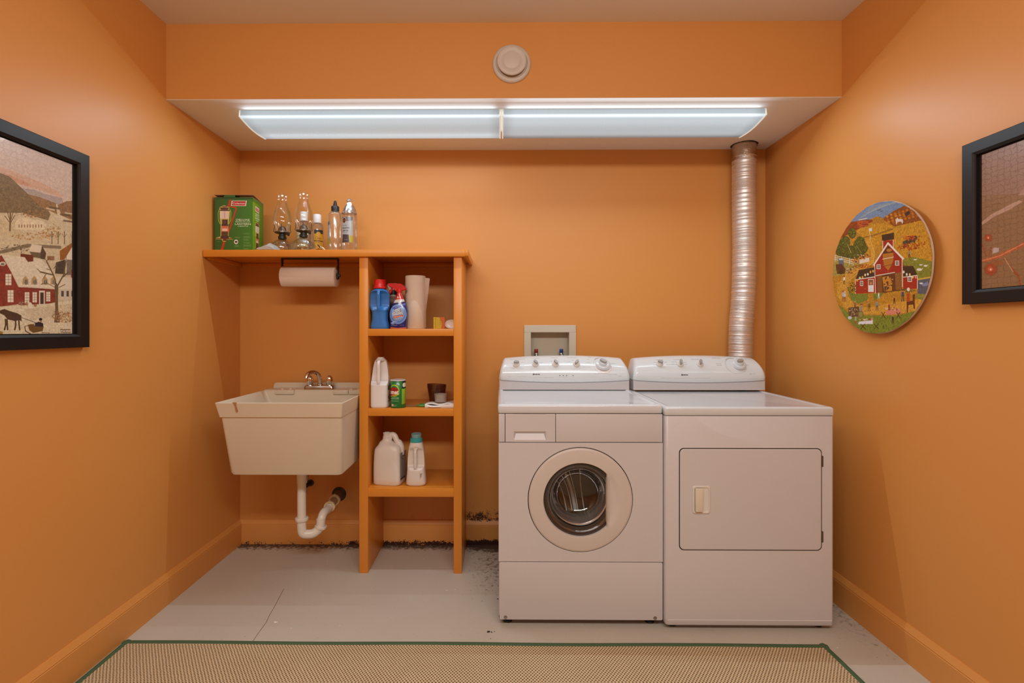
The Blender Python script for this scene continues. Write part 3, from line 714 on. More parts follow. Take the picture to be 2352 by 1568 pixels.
for x in (1.511, 2.124):
    part('screw', lambda b: lathe(b, [(0, WY - .0025), (.004, WY - .0025), (.0075, WY - .001), (.0085, WY + .004)], 14, (x, 0, .040), 'Y'), M_CHROME_D)
DC = (1.818, .5235)
def door(b):
    n = 120; rings = []
    rads = [(1.0, .010, 0), (1.0, -.001, 0), (.985, -.0045, 0), (.96, -.0060, 0)] + [(None, 0, k / 12) for k in range(1, 13)]
    for kind, dy, k in rads:
        ring = []
        for i in range(n):
            a = 2 * PI * i / n; c, s = math.cos(a), math.sin(a); ri = .1535
            if c > 0: ri = min(ri, .1095 / c) if c > 1e-6 else ri
            if kind is not None: r = .2125 * kind; y = WY + dy
            else:
                r = .204 + (ri - .204) * k; y = WY - .006 - .003 * math.sin(PI * k * .5)
                x, z = r * c, r * s
                if x > .110 and r < .168:        # finger recess beside the flat of the window
                    d = min(1, (x - .110) / .010) * min(1, (.168 - r) / .030); y += .009 * d * d * (3 - 2 * d)
            ring.append((DC[0] + r * c, y, DC[1] + r * s))
        rings.append(ring)
    inn = []
    for dy, sc in ((-.006, .985), (.012, .972)):
        ring = []
        for i in range(n):
            a = 2 * PI * i / n; c, s = math.cos(a), math.sin(a); ri = .1535
            if c > 1e-6: ri = min(ri, .1095 / c)
            ring.append((DC[0] + ri * sc * c, WY + dy, DC[1] + ri * sc * s))
        inn.append(ring)
    loft(b, rings + inn, False, False)
M_DOOR = mat('door_plastic', (.62, .58, .54), .38, var=.02)
D = part('door', door, M_DOOR, angle=32)
part('door_seal', lambda b: lathe(b, [(.150, WY + .006), (.1465, WY + .002), (.142, WY + .004), (.140, WY + .010), (.137, WY + .012), (.128, WY + .018), (.118, WY + .05), (.112, WY + .085)], 72, (DC[0], 0, DC[1]), 'Y'), mat('dark_rubber', (.035, .03, .026), .28, coat=.4), parent=D)
part('bowl_reflection_ring', lambda b: lathe(b, [(.121, WY + .030), (.117, WY + .027), (.112, WY + .035), (.106, WY + .060), (.100, WY + .085), (.097, WY + .10)], 72, (DC[0], 0, DC[1] + .004), 'Y'), mat('bowl_reflection_metal', (.92, .92, .94), .13, .92), parent=D)  # added ring: stands in for the chrome-like reflection in the bowl wall
def bowl(b):
    pr = [(.146, .006), (.135, .007), (.128, .012), (.120, .030), (.110, .060), (.098, .088), (.078, .104), (.050, .112), (.020, .115), (0, .115)]
    lathe(b, [(r, WY + h) for r, h in pr], 72, (DC[0], 0, DC[1]), 'Y')
part('door_glass', bowl, glass_mat('door_glass', (.96, .95, .93), 1.0, .30, .02, .05), parent=D)
M_DRUM = mat('drum_steel', (.15, .125, .095), .45, .2, bump=.1, bscale=60)
def drum(b):
    lathe(b, [(.165, WY + .03), (.23, WY + .05), (.235, WY + .10), (.235, WY + .24), (.22, WY + .26), (0, WY + .26)], 64, (DC[0], 0, DC[1] - .0), 'Y')
part('drum', drum, M_DRUM)
def vane(b, a):
    # curved lifter bars and ribs pressed into the drum back
    for off, w in ((0, .0030), (-.016, .0085), (-.034, .0030), (.036, .0030), (-.066, .0030)):
        pts = smooth_path([(DC[0] + off * 1.9 - .045, WY + .252, DC[1] + .15), (DC[0] + off * 1.4 - .015, WY + .247, DC[1] + .06), (DC[0] + off * .9 + .010, WY + .243, DC[1] - .03), (DC[0] + off * .8 + .028, WY + .240, DC[1] - .13)], 6)
        tube(b, pts, w, 10)
part('drum_ribs', lambda b: vane(b, 0), mat('rib_steel', (.95, .93, .88), .35, .15), angle=70)
feet(T, (1.52, 2.115), (-.75, -.18))
KEN = 'Kenmore'.upper()
def ticks(im, cx, cy, r, a0, a1, n, asp, c=(.45, .45, .47)):
    for i in range(n):
        a = math.radians(a0 + (a1 - a0) * i / (n - 1))
        im.line([(cx + r * math.cos(a), cy + r * asp * math.sin(a)), (cx + r * 1.15 * math.cos(a), cy + r * 1.15 * asp * math.sin(a))], .0012, c)
def w_lab(im):
    g1 = (.50, .50, .52)
    def U(zx, zy): return (zx - 18) / 2265, (455 - zy) / 380        # from the magnified photograph of this panel
    for zx, zy, t, w in ((303, 111, 'WASH/RINSE TEMPERATURE', 280), (640, 109, 'CYCLE SIGNAL', 130), (985, 108, 'WATER SAVER', 130), (1322, 106, 'SPIN SPEED SELECT', 190), (1985, 352, 'EXTRA RINSE', 150), (1550, 203, 'NORMAL/COTTON', 120), (1550, 237, 'HEAVY DUTY CARE', 130), (1655, 93, 'DELAY', 60),
                         (2050, 172, 'KNITS/DELICATE', 95), (1715, 333, 'ON / OFF', 80), (310, 141, 'WARM', 50), (220, 165, 'HOT', 36), (195, 210, 'COLD', 40), (400, 165, 'COOL', 40), (415, 208, 'HOT/COLD', 55), (240, 258, 'WARM', 45), (400, 258, 'COLD/COLD', 60),
                         (590, 165, 'LOW', 45), (740, 170, 'OFF', 60), (630, 140, 'MED', 40), (930, 153, 'OFF', 40), (1050, 154, 'ON', 40), (1245, 161, 'SLOW', 50), (1320, 140, 'FAST', 40), (1420, 158, 'MAX', 40), (1590, 170, 'WHITES', 80), (1610, 125, 'SOAK', 36), (2110, 380, 'HE', 50)):
        x, y = U(zx, zy); im.text(t, x, y, .016, g1, w / 2265, .012)
    x, y = U(655, 388); im.text('HEAVY DUTY · SUPER CAPACITY PLUS · 3 SPEED MOTOR', x, y, .012, g1, 620 / 2265, .006)
    x, y = U(195, 388); im.text('HE PLUS', x, y, .014, g1, 50 / 2265, .006)
    x, y = U(668, 343); im.text('ENMORE', x, y, .040, (.12, .12, .14), 105 / 2265, .03)
    x, y = U(609, 343); im.rect(x - .0055, y - .028, x + .0045, y + .028, (.08, .08, .1)); im.text('K', x, y, .034, (.9, .9, .9), .006, .02)
    for zx in (1070, 1127, 1185, 1299):
        x, y = U(zx, 357); im.ell(x, y, .0040, .018, (.35, .35, .38)); im.text('WASH', x, y - .055, .012, g1, .018)
    x, y = U(1840, 215)
    for r, c in ((.088, (.62, .62, .63)), (.086, (.90, .90, .90))): im.ell(x, y, r * .78, r * 3.6, c)
    for i in range(14):
        a = math.radians(60 + 60 * i / 13); b_ = math.radians(60 + 60 * (i + 1) / 13)
        im.line([(x - .012 + .062 * math.cos(a), y + .29 * math.sin(a)), (x - .012 + .062 * math.cos(b_), y + .29 * math.sin(b_))], .004, (.45, .55, .48))
    for i in range(7):
        a = math.radians(-10 + 40 * i / 6); im.line([(x + .062 * math.cos(a), y + .27 * math.sin(a)), (x + .070 * math.cos(a), y + .30 * math.sin(a))], .003, (.62, .62, .64))
def d_lab(im):
    g1 = (.48, .48, .5)
    def U(zx, zy): return (zx - 66) / 1498, (335 - zy) / 262
    for zx, zy, t, w in ((370, 108, 'TEMPERATURE', 90), (585, 110, 'CYCLE SIGNAL', 90), (802, 110, 'DRYNESS', 90), (1070, 95, 'DRYER CYCLES', 105), (325, 131, 'HIGH', 64), (312, 157, 'MEDIUM', 58), (440, 132, 'LOW', 32), (470, 155, 'DELICATE', 60),
                         (540, 132, 'LOUD', 60), (535, 155, 'MEDIUM', 62), (668, 137, 'OFF', 32), (670, 155, 'SOFT', 30), (868, 142, 'MORE', 24), (1060, 151, 'COTTON', 60), (1380, 158, 'TIMED', 60), (1410, 253, 'TIMED DRY', 72), (1060, 165, 'PERM PRESS', 60)):
        x, y = U(zx, zy); im.text(t, x, y, .019, g1, w / 1498, .012)
    x, y = U(650, 295); im.text('HEAVY DUTY · SUPER CAPACITY PLUS · SOFT HEAT DRYER', x, y, .014, g1, 560 / 1498, .006)
    x, y = U(648, 261); im.text('ENMORE', x, y, .046, (.12, .12, .14), 62 / 1498, .03)
    x, y = U(609, 261); im.rect(x - .0055, y - .030, x + .0045, y + .030, (.08, .08, .1)); im.text('K', x, y, .034, (.9, .9, .9), .006, .02)
    x, y = U(1248, 170); ticks(im, x, y, .070, -140, 215, 46, 4.0)
    for i in range(10):
        a = math.radians(50 + 80 * i / 9); im.line([(x + .071 * math.cos(a), y + .285 * math.sin(a)), (x + .077 * math.cos(a), y + .31 * math.sin(a))], .004, (.35, .35, .4))
P_, fw = console(WX0 + .003, WX1 + .003 - .006, -.29, w_lab, TW)
for u, v, a in ((1186, 837, 0), (1230, 836, -50), (1276, 836, -60), (1324, 836, 55)): knob(TW, fw(u, v), .0175, math.radians(a))
knob(TW, fw(1384, 836), .036, math.radians(-35), True, 'cycle_dial')

# dryer
DX0, DX1, DY = 2.1595, 2.8400, -.820
T = TD = thing('dryer', 'white clothes dryer with a square side-hinged door, right of the washer', 'dryer', (2.50, -.48, 0))
def dcab(b):
    # front face wraps round at its vertical edges
    P_ = [(u, v) for u, v in rrect(DX0, DY, DX1, -.135, .012, 4)]
    loft(b, [[(u, v, z) for u, v in rrect(DX0 + i, DY + i, DX1 - i, -.135, .012, 4)] for z, i in ((.022, .003), (.026, 0), (.050, 0), (.8700, 0), (.8715, .001))])
part('cabinet', dcab, M_WHITE_FRONT, angle=60)
part('top_lid', lambda b: top_lid(b, DX0 - .002, DY - .003, DX1, -.132, .8740, .9080), M_WHITE, angle=50)
part('gap_backing', lambda b: box(b, DX0 + .005, DY + .004, .8705, DX1 - .005, -.14, .8745), M_GAP, smooth=False)
gx0, gx1, gz0, gz1 = 2.2140, 2.7905, .3275, .7420
def seam(b):
    o = rrect(gx0, gz0, gx1, gz1, .020, 6); i = rrect(gx0 + .0042, gz0 + .0042, gx1 - .0042, gz1 - .0042, .017, 6)
    loft(b, [[(u, DY + .001, v) for u, v in o], [(u, DY - .0006, v) for u, v in o], [(u, DY - .0006, v) for u, v in i], [(u, DY + .001, v) for u, v in i]], False, False)
part('door_gap', seam, M_GAP, smooth=False)
def ddoor(b):
    loft(b, [[(u, y, v) for u, v in rrect(gx0 + .0035 + i, gz0 + .0035 + i, gx1 - .0035 - i, gz1 - .0035 - i, .018, 6)] for y, i in ((DY + .001, 0), (DY - .002, 0), (DY - .0032, .0012), (DY - .0035, .004))])
D = part('door', ddoor, M_WHITE_FRONT)
h0, h1, k0, k1 = 2.2675, 2.3370, .4780, .5900; yh = DY - .0036
def hplate(b):
    loft(b, [[(u, yh - d, v) for u, v in rrect(h0 + i, k0 + i, h1 - i, k1 - i, .007, 4)] for d, i in ((0, 0), (.003, 0), (.005, .002), (.005, .006), (.0012, .008))])
part('handle', hplate, M_ALMOND, parent=D)
part('handle_grip', lambda b: (box(b, h0 + .008, yh - .015, k0 + .010, h0 + .037, yh - .002, k1 - .008, .002),), mat('grip_plastic', (.72, .68, .58), .35), parent=D)
for z in (.690, .385):
    part('hinge', lambda b: box(b, gx1 - .002, DY - .0045, z - .022, gx1 + .004, DY - .0005, z + .022, .001), mat('hinge_' + str(z), (.10, .07, .05), .4))
part('bottom_lip', lambda b: prism(b, [(DY - .0005, .046), (DY - .0012, .044), (DY + .006, .0235), (DY + .010, .0235), (DY + .010, .046)], DX0 + .009, DX1 - .009, 'YZ'), mat('lip_enamel', (.72, .71, .71), .35), smooth=False)
feet(T, (2.20, 2.80), (-.77, -.18))
P_, fd = console(DX0 + .004 + .004, DX1 - .002 + .004, -.292, d_lab, TD)
for u, v, a in ((1515, 836, -20), (1562, 836, 85), (1607, 836, 80)): knob(TD, fd(u, v), .0175, math.radians(a))
knob(TD, fd(1696, 836), .033, math.radians(8), True, 'cycle_dial')

# ------------------------------------------------------------------ framed jigsaw, left wall
def zc(x0, y0, k): return lambda zx, zy: (x0 + zx / k, y0 + zy / k)
def picture(T, side, yf, yn, z0, z1, fw_, img, liner):
    s = 1 if side == 'L' else -1; wx = 0 if side == 'L' else RW
    X = lambda d: wx + s * d
    prof = [(.0, .003), (.0, .022), (.002, .024), (fw_ - .008, .024), (fw_ - .003, .020), (fw_, .018), (fw_, .003)]   # (inwards, off the wall)
    def rail(b, c):
        ya, za, yb, zb_, = c[0]; nya, nza = c[1]; nyb, nzb = c[2]
        loft(b, [[(X(d), ya + nya * i, za + nza * i) for i, d in prof], [(X(d), yb + nyb * i, zb_ + nzb * i) for i, d in prof]])
    for c in (((yf, z1, yn, z1), (-1, -1), (1, -1)), ((yf, z0, yn, z0), (-1, 1), (1, 1)), ((yf, z0, yf, z1), (-1, 1), (-1, -1)), ((yn, z0, yn, z1), (1, 1), (1, -1))):
        part('frame_rail', lambda b: rail(b, c), M_FRAME, smooth=False)
    part('liner', lambda b: (box(b, X(.002), yn + fw_, z0 + fw_, X(.007), yf - fw_, z1 - fw_)), M_GAP, smooth=False)
    a0, a1, b0, b1 = yn + fw_ + liner, yf - fw_ - liner, z0 + fw_ + .003, z1 - fw_ - .004
    return a0, a1, b0, b1, X
T = thing('framed_jigsaw', 'black-framed jigsaw of a snowy village with a red brick house, on the left wall', 'picture', (.012, -1.5, 1.159))
yfar, ynear = -1.082, -1.96
a0, a1, b0, b1, XX = picture(T, 'L', yfar, ynear, 1.159, 1.841, .046, None, .012)
Z = zc(0, 260, 2.8)
def xfL(zx, zy):
    p = on_x(*Z(zx, zy), .010); return (p.y - a0) / (a1 - a0), (p.z - b0) / (b1 - b0)
im = Img(880, 660, hx('cfb6a0'), 2, xfL); random.seed(3)
B_ = -3000      # far beyond the left edge of the photograph
def band(pts, c, **k): im.poly([(B_, pts[0][1])] + pts, c, **k)
im.poly([(B_, -900), (520, 150), (520, 900), (B_, 900)], hx('cdb8a8'), noise=.02)
im.poly([(-400, 250), (0, 345), (120, 385), (250, 440), (370, 500), (400, 545), (250, 490), (100, 450), (0, 410), (-400, 300)], hx('d0a080'), .6, .02)
im.poly([(-300, 320), (60, 395), (200, 455), (180, 470), (0, 420)], hx('c08060'), .45, .02)
im.poly([(120, 480), (220, 490), (290, 520), (400, 545), (410, 590), (200, 600), (150, 560)], hx('a99c96'), .9, .02)
im.poly([(B_, 1300), (B_, 560), (150, 560), (490, 600), (520, 1500), (B_, 2500)], hx('cdbd9a'), noise=.025)
im.poly([(-900, 420), (-500, 330), (-200, 370), (0, 385), (60, 405), (150, 490), (220, 555), (300, 600), (325, 650), (310, 690), (150, 640), (0, 640), (-900, 660)], hx('7c6a4c'), noise=.05)
im.spots(120, 590, 180, 60, 120, .004, [hx('5f5238'), hx('94805c'), hx('6b5a3c')], .7)
im.poly([(370, 590), (430, 565), (500, 560), (500, 700), (400, 660)], hx('8a6a48'), noise=.05)
im.poly([(180, 520), (260, 540), (360, 580), (370, 650), (260, 600)], hx('96754f'), noise=.05)
for zx, zy, w in ((300, 610, 50), (350, 660, 60), (420, 640, 70), (380, 680, 60)): im.line([(zx, zy), (zx + w, zy + 12)], .006, hx('d8ccb0'), .8)
for zx, zy in ((420, 650), (440, 690), (350, 605)): im.line([(zx - 30, zy), (zx + 30, zy + 8)], .008, hx('5d4a38'), .8)
for x0 in range(-400, 120, 90): im.poly([(x0, 700), (x0 + 80, 690), (x0 + 90, 790), (x0, 780)], hx('c9b58c'), .6, .03)
im.poly([(95, 705), (130, 668), (270, 690), (300, 720), (290, 755), (100, 745)], hx('e0d0ac'), noise=.02)
for i in range(9): im.rect(120 + i * 18, 735, 127 + i * 18, 715, hx('8c6a50'), .8)
im.spots(230, 650, 90, 25, 40, .005, [hx('a3704a'), hx('8b5f3c'), hx('b98a5c')], .8)
im.spots(330, 760, 60, 50, 70, .005, [hx('a9703c'), hx('a0834f'), hx('b78a58')], .7)
im.spots(200, 790, 120, 25, 60, .005, [hx('b8854f'), hx('a27a4a'), hx('cfa770')], .8)
im.line([(65, 755), (68, 640)], .006, hx('6f5a40')); 
for a, q in ((-35, 40), (30, 45), (-20, 70), (22, 75)): im.line([(67, 720 - q * .3), (67 + a, 700 - q)], .003, hx('6f5a40'))
for zx in (335, 375, 415, 465): im.line([(zx, 840), (zx, 760)], .004, hx('6c5c44')); im.line([(zx, 800), (zx + 14, 775)], .002, hx('6c5c44')); im.line([(zx, 800), (zx - 14, 775)], .002, hx('6c5c44'))
im.line([(-300, 930), (0, 895), (180, 850), (390, 862)], .013, hx('786c56'), .9); im.spots(100, 870, 100, 25, 60, .005, [hx('5d523e'), hx('8b8068')], .8)
im.poly([(185, 885), (205, 840), (270, 850), (262, 895)], hx('ded0b4')); im.poly([(262, 895), (272, 855), (298, 900), (290, 940), (262, 935)], hx('4f4436')); im.poly([(190, 890), (262, 897), (262, 932), (212, 925)], hx('6b5c48'))
im.poly([(385, 885), (470, 828), (478, 838), (415, 940), (388, 945)], hx('96602f'), noise=.03); im.poly([(478, 838), (500, 840), (500, 950), (415, 940)], hx('e4d7be')); im.poly([(360, 960), (420, 940), (420, 1035), (355, 1030)], hx('4a443a'), noise=.03); im.poly([(430, 940), (500, 945), (500, 1040), (430, 1040)], hx('7d7462'), noise=.03)
im.rect(458, 1065, 500, 1005, hx('8e3b32')); im.rect(470, 1060, 486, 1010, hx('e9dec8'))
im.rect(305, 945, 350, 918, hx('85583a'), .8)
im.poly([(12, 908), (270, 940), (330, 1010), (362, 1130), (135, 1132), (70, 1010)], hx('ded2b6'), noise=.02)
im.poly([(133, 902), (215, 912), (215, 952), (180, 955), (160, 925), (133, 922)], hx('6e3425'), noise=.03)
im.poly([(-260, 1140), (-100, 990), (12, 908), (70, 1010), (120, 1110), (128, 1225), (50, 1238), (-260, 1262)], hx('8a3a2c'), noise=.04)
im.poly([(120, 1118), (362, 1128), (358, 1215), (260, 1235), (120, 1232)], hx('84382b'), noise=.04)
im.line([(-120, 990), (12, 905), (72, 1010), (122, 1112), (362, 1128)], .006, hx('d8cab0'))
im.ell(18, 968, 20, 14, hx('e6dcc6')); im.ell(18, 970, 13, 9, hx('7d7468'))
for x0, y0, w, h in ((36, 1105, 38, 72), (50, 1215, 38, 78), (160, 1222, 30, 72), (210, 1216, 28, 66), (298, 1210, 26, 62), (-60, 1120, 40, 70), (-50, 1225, 40, 70), (-150, 1130, 40, 60), (-150, 1235, 44, 70)):
    im.rect(x0, y0, x0 + w, y0 - h, hx('e6dac2'))
    for k in (1, 2, 3): im.line([(x0 + 2, y0 - h * k / 4), (x0 + w - 2, y0 - h * k / 4)], .0016, hx('8d7d6c'))
    im.line([(x0 + w / 2, y0), (x0 + w / 2, y0 - h)], .0016, hx('8d7d6c'))
for x0 in (165, 222, 290, 345): im.poly([(x0 - 20, 1100), (x0 - 18, 1065), (x0, 1045), (x0 + 18, 1068), (x0 + 20, 1102)], hx('b99a66')); im.ell(x0 + 4, 1085, 9, 18, hx('5d5a58')); im.line([(x0 + 4, 1100), (x0 + 4, 1068)], .0015, hx('ddd'*2))
im.rect(252, 1232, 290, 1140, hx('e0d2ba')); im.rect(260, 1232, 282, 1152, hx('4d3a2e'))
im.poly([(362, 1050), (500, 1060), (500, 1130), (362, 1130)], hx('dfd3ba'), .8); im.poly([(385, 1130), (500, 1128), (500, 1185), (385, 1200)], hx('cfc3a8')); 
for x0 in (395, 428, 460): im.rect(x0, 1178, x0 + 16, 1142, hx('57514a'))
im.poly([(B_, 1300), (-200, 1262), (50, 1240), (360, 1220), (520, 1190), (520, 1500), (B_, 2600)], hx('d9ccab'), noise=.03)
im.poly([(150, 1260), (500, 1220), (500, 1300), (200, 1330)], hx('c5b08a'), .5, .03)
im.spots(150, 1225, 45, 12, 30, .005, [hx('8a6a50'), hx('a98a60')]); im.ell(195, 1235, 14, 20, hx('e4d8c0')); im.ell(228, 1235, 10, 10, hx('a57650'))
def tree(P, w, c):
    for (x0, y0), (x1, y1) in P: im.line([(x0, y0), (x1, y1)], w, c)
tc_ = hx('6c5a40')
im.poly([(348, 1345), (356, 1290), (355, 1180), (352, 1110), (362, 1090), (376, 1105), (374, 1200), (376, 1290), (388, 1345)], tc_, noise=.03)
tree([((362, 1100), (345, 1040)), ((345, 1040), (300, 950)), ((345, 1040), (260, 1020)), ((370, 1110), (410, 1040)), ((410, 1040), (425, 950)), ((410, 1050), (440, 1020))], .006, tc_)
tree([((300, 950), (285, 925)), ((300, 950), (320, 930)), ((345, 1000), (375, 960)), ((260, 1020), (240, 1000)), ((300, 1030), (280, 1060)), ((425, 950), (428, 900)), ((330, 1010), (300, 1000)), ((355, 1120), (300, 1090)), ((300, 1090), (265, 1100)), ((350, 1150), (300, 1140)), ((380, 1120), (420, 1100)), ((375, 1000), (360, 970))], .0028, tc_)
im.spots(420, 1310, 65, 35, 160, .004, [hx('b98a5c'), hx('a77d50'), hx('d0a880'), hx('7d6040')], .8); im.spots(365, 1300, 30, 28, 60, .004, [hx('7a5a3a'), hx('96754a')], .8)
hc = hx('4e3826')
im.poly([(0, 1268), (30, 1258), (60, 1270), (110, 1285), (138, 1300), (140, 1340), (128, 1330), (95, 1335), (50, 1325), (30, 1300), (0, 1285)], hc, noise=.02)
for x0, x1 in ((36, 30), (46, 50), (100, 96), (122, 128)): im.line([(x0, 1325), (x0 + 2, 1360), (x1, 1392)], .006, hc)
im.poly([(-60, 1250), (0, 1262), (0, 1285), (-40, 1300)], hc)
im.line([(130, 1310), (240, 1350), (160, 1370)], .002, hx('55402c'))
im.poly([(180, 1360), (205, 1355), (240, 1368), (282, 1370), (275, 1400), (215, 1412), (190, 1395)], hx('6e5228')); im.line([(160, 1372), (165, 1400), (200, 1420), (270, 1432)], .0035, hx('4e3a26')); im.line([(270, 1410), (320, 1412)], .002, hx('4e3a26'))
im.ell(262, 1325, 11, 9, hx('1f1a16')); im.ell(264, 1338, 6, 8, hx('a9805c')); im.poly([(225, 1350), (250, 1340), (278, 1350), (280, 1372), (230, 1370)], hx('2c2622'))
im.poly([(0, 1400), (20, 1405), (18, 1428), (-30, 1430), (-30, 1400)], hx('9a7a3c'))
for k, (x0, y0) in enumerate(((388, 1392), (392, 1408))): im.line([(x0 + i * 5, y0 + (3 if i % 2 else -4) + random.randint(-2, 2)) for i in range(14)], .0022, hx('4a3a2a'))
M_LJ = img_mat('snow_village_print', im, .28, .35, jig=.5)
Lc = T.location.copy()
def pic_panel(b, x0, x1): box(b, x0, a0, b0, x1, a1, b1)
part('jigsaw_panel', lambda b: pic_panel(b, .0072, .0095), M_LJ, smooth=False, uv=lambda co, f: ((co.y + Lc.y - a0) / (a1 - a0), (co.z + Lc.z - b0) / (b1 - b0)))

# ------------------------------------------------------------------ framed jigsaw, right wall
T = thing('framed_jigsaw', 'black-framed brown jigsaw with red berries on a branch, on the right wall', 'picture', (RW - .012, -1.5, 1.302))
yfar, ynear = -1.236, -1.95
a0, a1, b0, b1, XX = picture(T, 'R', yfar, ynear, 1.302, 1.8105, .043, None, .010)
Z = zc(2180, 260, 3.407)
def xfR(zx, zy):
    p = on_x(*Z(zx, zy), RW - .010); return (a1 - p.y) / (a1 - a0), (p.z - b0) / (b1 - b0)
im = Img(760, 520, hx('8f6b50'), 2, xfR)
im.poly([(100, -300), (4000, -1500), (4000, 700), (100, 700)], hx('9a7866'), .8, .02); im.poly([(100, 650), (3000, 500), (3000, 3000), (100, 1500)], hx('8f6b48'), .7, .02)
im.poly([(205, 900), (230, 870), (330, 790), (480, 710), (545, 682), (575, 690), (480, 750), (350, 810), (250, 880)], hx('c09a88'), .9)
im.poly([(540, 640), (600, 570), (900, 400), (900, 460), (600, 640)], hx('b89484'), .8); im.poly([(560, 760), (900, 560), (900, 640), (580, 790)], hx('8a6a4a'), .8)
br = hx('b5603a'); im.poly([(190, 1155), (300, 1130), (400, 1095), (520, 1040), (640, 980), (900, 900), (900, 930), (640, 1012), (520, 1070), (410, 1125), (300, 1160), (190, 1180)], br, noise=.04)
im.line([(195, 1165), (300, 1143), (410, 1108), (590, 1015)], .004, hx('dd9066'))
for P in ([(250, 1130), (240, 1060), (215, 980)], [(215, 985), (290, 975)], [(290, 1120), (250, 1010), (215, 990)], [(310, 1110), (325, 1050)], [(430, 1130), (480, 1200), (540, 1270), (565, 1380)], [(480, 1200), (520, 1260)]): im.line(P, .008, hx('9c4a2c'), .85)
im.line([(430, 1130), (500, 1240)], .004, hx('d8bfa0'), .7)
for zx, zy, r in ((305, 975, 26), (325, 1222, 42), (220, 1310, 30), (700, 1250, 45), (800, 1080, 36), (900, 1300, 40)):
    im.ell(zx, zy, r * 1.3, r * 1.25, hx('7d4a30'), .5); im.ell(zx, zy, r, r, hx('a8452c')); im.ell(zx - r * .1, zy - r * .1, r * .5, r * .45, hx('c96a4a'), .8); im.ell(zx, zy, r * .2, r * .2, hx('f0c8b0'), .9)
im.ell(362, 1070, 28, 20, hx('b8a2a0'), .9); im.poly([(335, 1100), (350, 1060), (390, 1050), (385, 1085)], hx('c6b2ae'), .8)
im.ell(370, 1170, 55, 22, hx('a0532f'), .6)
M_RJ = img_mat('berry_print', im, .28, .35, jig=.9)
Lc2 = T.location.copy(); aa = (a0, a1, b0, b1)
part('jigsaw_panel', lambda b: pic_panel(b, RW - .0095, RW - .0072), M_RJ, smooth=False, uv=lambda co, f: ((aa[1] - co.y - Lc2.y) / (aa[1] - aa[0]), (co.z + Lc2.z - aa[2]) / (aa[3] - aa[2])))

# ------------------------------------------------------------------ round barn jigsaw on the right wall
RC = (-.875, 1.4625); RR = .2575
T = thing('round_jigsaw', 'round jigsaw of a red barn and harvest fair mounted on board, on the right wall', 'picture', (RW - .01, RC[0], RC[1] - RR))
Z = zc(1890, 440, 4.611)
def xfB(zx, zy):
    p = on_x(*Z(zx, zy), RW - .029); return (RC[0] + RR - p.y) / (2 * RR), (p.z - RC[1] + RR) / (2 * RR)
im = Img(760, 760, hx('c08a2c'), 2, xfB); random.seed(11)
im.poly([(0, 0), (1300, 0), (1300, 1600), (0, 1600)], hx('b98428'), noise=.06)
im.poly([(200, 60), (1200, 60), (1200, 250), (860, 150), (640, 280), (560, 265), (480, 300), (300, 320), (150, 400)], hx('6f8cae'), noise=.03)
for k in range(7): im.line([(380 + k * 20, 290 - k * 22), (560 + k * 40, 180 - k * 12)], .004, hx('a9b6a0'), .6)
for zx, zy in ((585, 195), (620, 205), (605, 190)): im.line([(zx - 12, zy), (zx, zy + 5), (zx + 12, zy - 4)], .003, hx('2c3646'))
im.poly([(640, 280), (740, 210), (860, 150), (960, 190), (1060, 310), (900, 345), (760, 370), (640, 300)], hx('8b4a1c'), noise=.06)
for i in range(9):
    for j in range(4): im.ell(680 + i * 42 + j * 8, 262 - i * 14 + j * 28 + random.randint(-6, 6), 15, 13, random.choice([hx('c47a24'), hx('b5641c'), hx('cf8c30')]), .85, n=10)
im.poly([(140, 520), (300, 320), (470, 295), (560, 300), (480, 340), (350, 410), (230, 470)], hx('8e3f1c'), noise=.05)
for i in range(10): im.line([(200 + i * 12, 480 - i * 4), (330 + i * 12, 350 - i * 3)], .003, hx('5e2c14'), .5)
im.rect(365, 380, 480, 310, hx('b5532a')); im.line([(380, 300), (465, 282)], .008, hx('d9c9b0')); im.spots(420, 350, 60, 30, 30, .006, [hx('7a2c14'), hx('c9642a'), hx('55301c')])
im.poly([(530, 290), (580, 258), (640, 290), (650, 330), (520, 340)], hx('b07a28'), noise=.06)
im.poly([(350, 410), (560, 330), (760, 370), (1060, 300), (1160, 740), (860, 700), (700, 500), (560, 560), (480, 800), (420, 480)], hx('c48f2a'), noise=.06)
im.spots(860, 400, 230, 60, 60, .006, [hx('8f5a1c'), hx('a8691f'), hx('d8a840')], .7); im.spots(960, 640, 150, 80, 50, .005, [hx('a0621c'), hx('d8a43c')], .7)
im.line([(420, 490), (560, 455), (740, 395)], .012, hx('7d5a24'), .7)
# white horse, plough team
im.poly([(768, 300), (790, 272), (800, 290), (845, 292), (850, 318), (838, 345), (830, 318), (790, 320), (778, 348), (772, 320)], hx('dcd6cc')); im.line([(775, 345), (772, 300)], .004, hx('dcd6cc'))
im.poly([(860, 230), (900, 205), (915, 240), (880, 265)], hx('2f3138')); im.ell(905, 225, 16, 18, hx('26262a'))
# pumpkin cart and pumpkins
im.poly([(845, 530), (980, 462), (1000, 480), (990, 510), (850, 580)], hx('3c3a30'), noise=.05); im.spots(915, 490, 60, 26, 40, .009, [hx('b8471c'), hx('c9601f'), hx('8a2c14')]); im.ell(870, 565, 22, 30, hx('4a4334')); im.ell(965, 520, 14, 22, hx('4a4334'))
im.spots(920, 575, 110, 38, 50, .009, [hx('a03a18'), hx('b5531c'), hx('7d2814')], .85); im.spots(1040, 520, 60, 60, 20, .008, [hx('a84a1c'), hx('8f3a14')], .8); im.spots(830, 590, 40, 20, 20, .006, [hx('9c3a18')], .8)
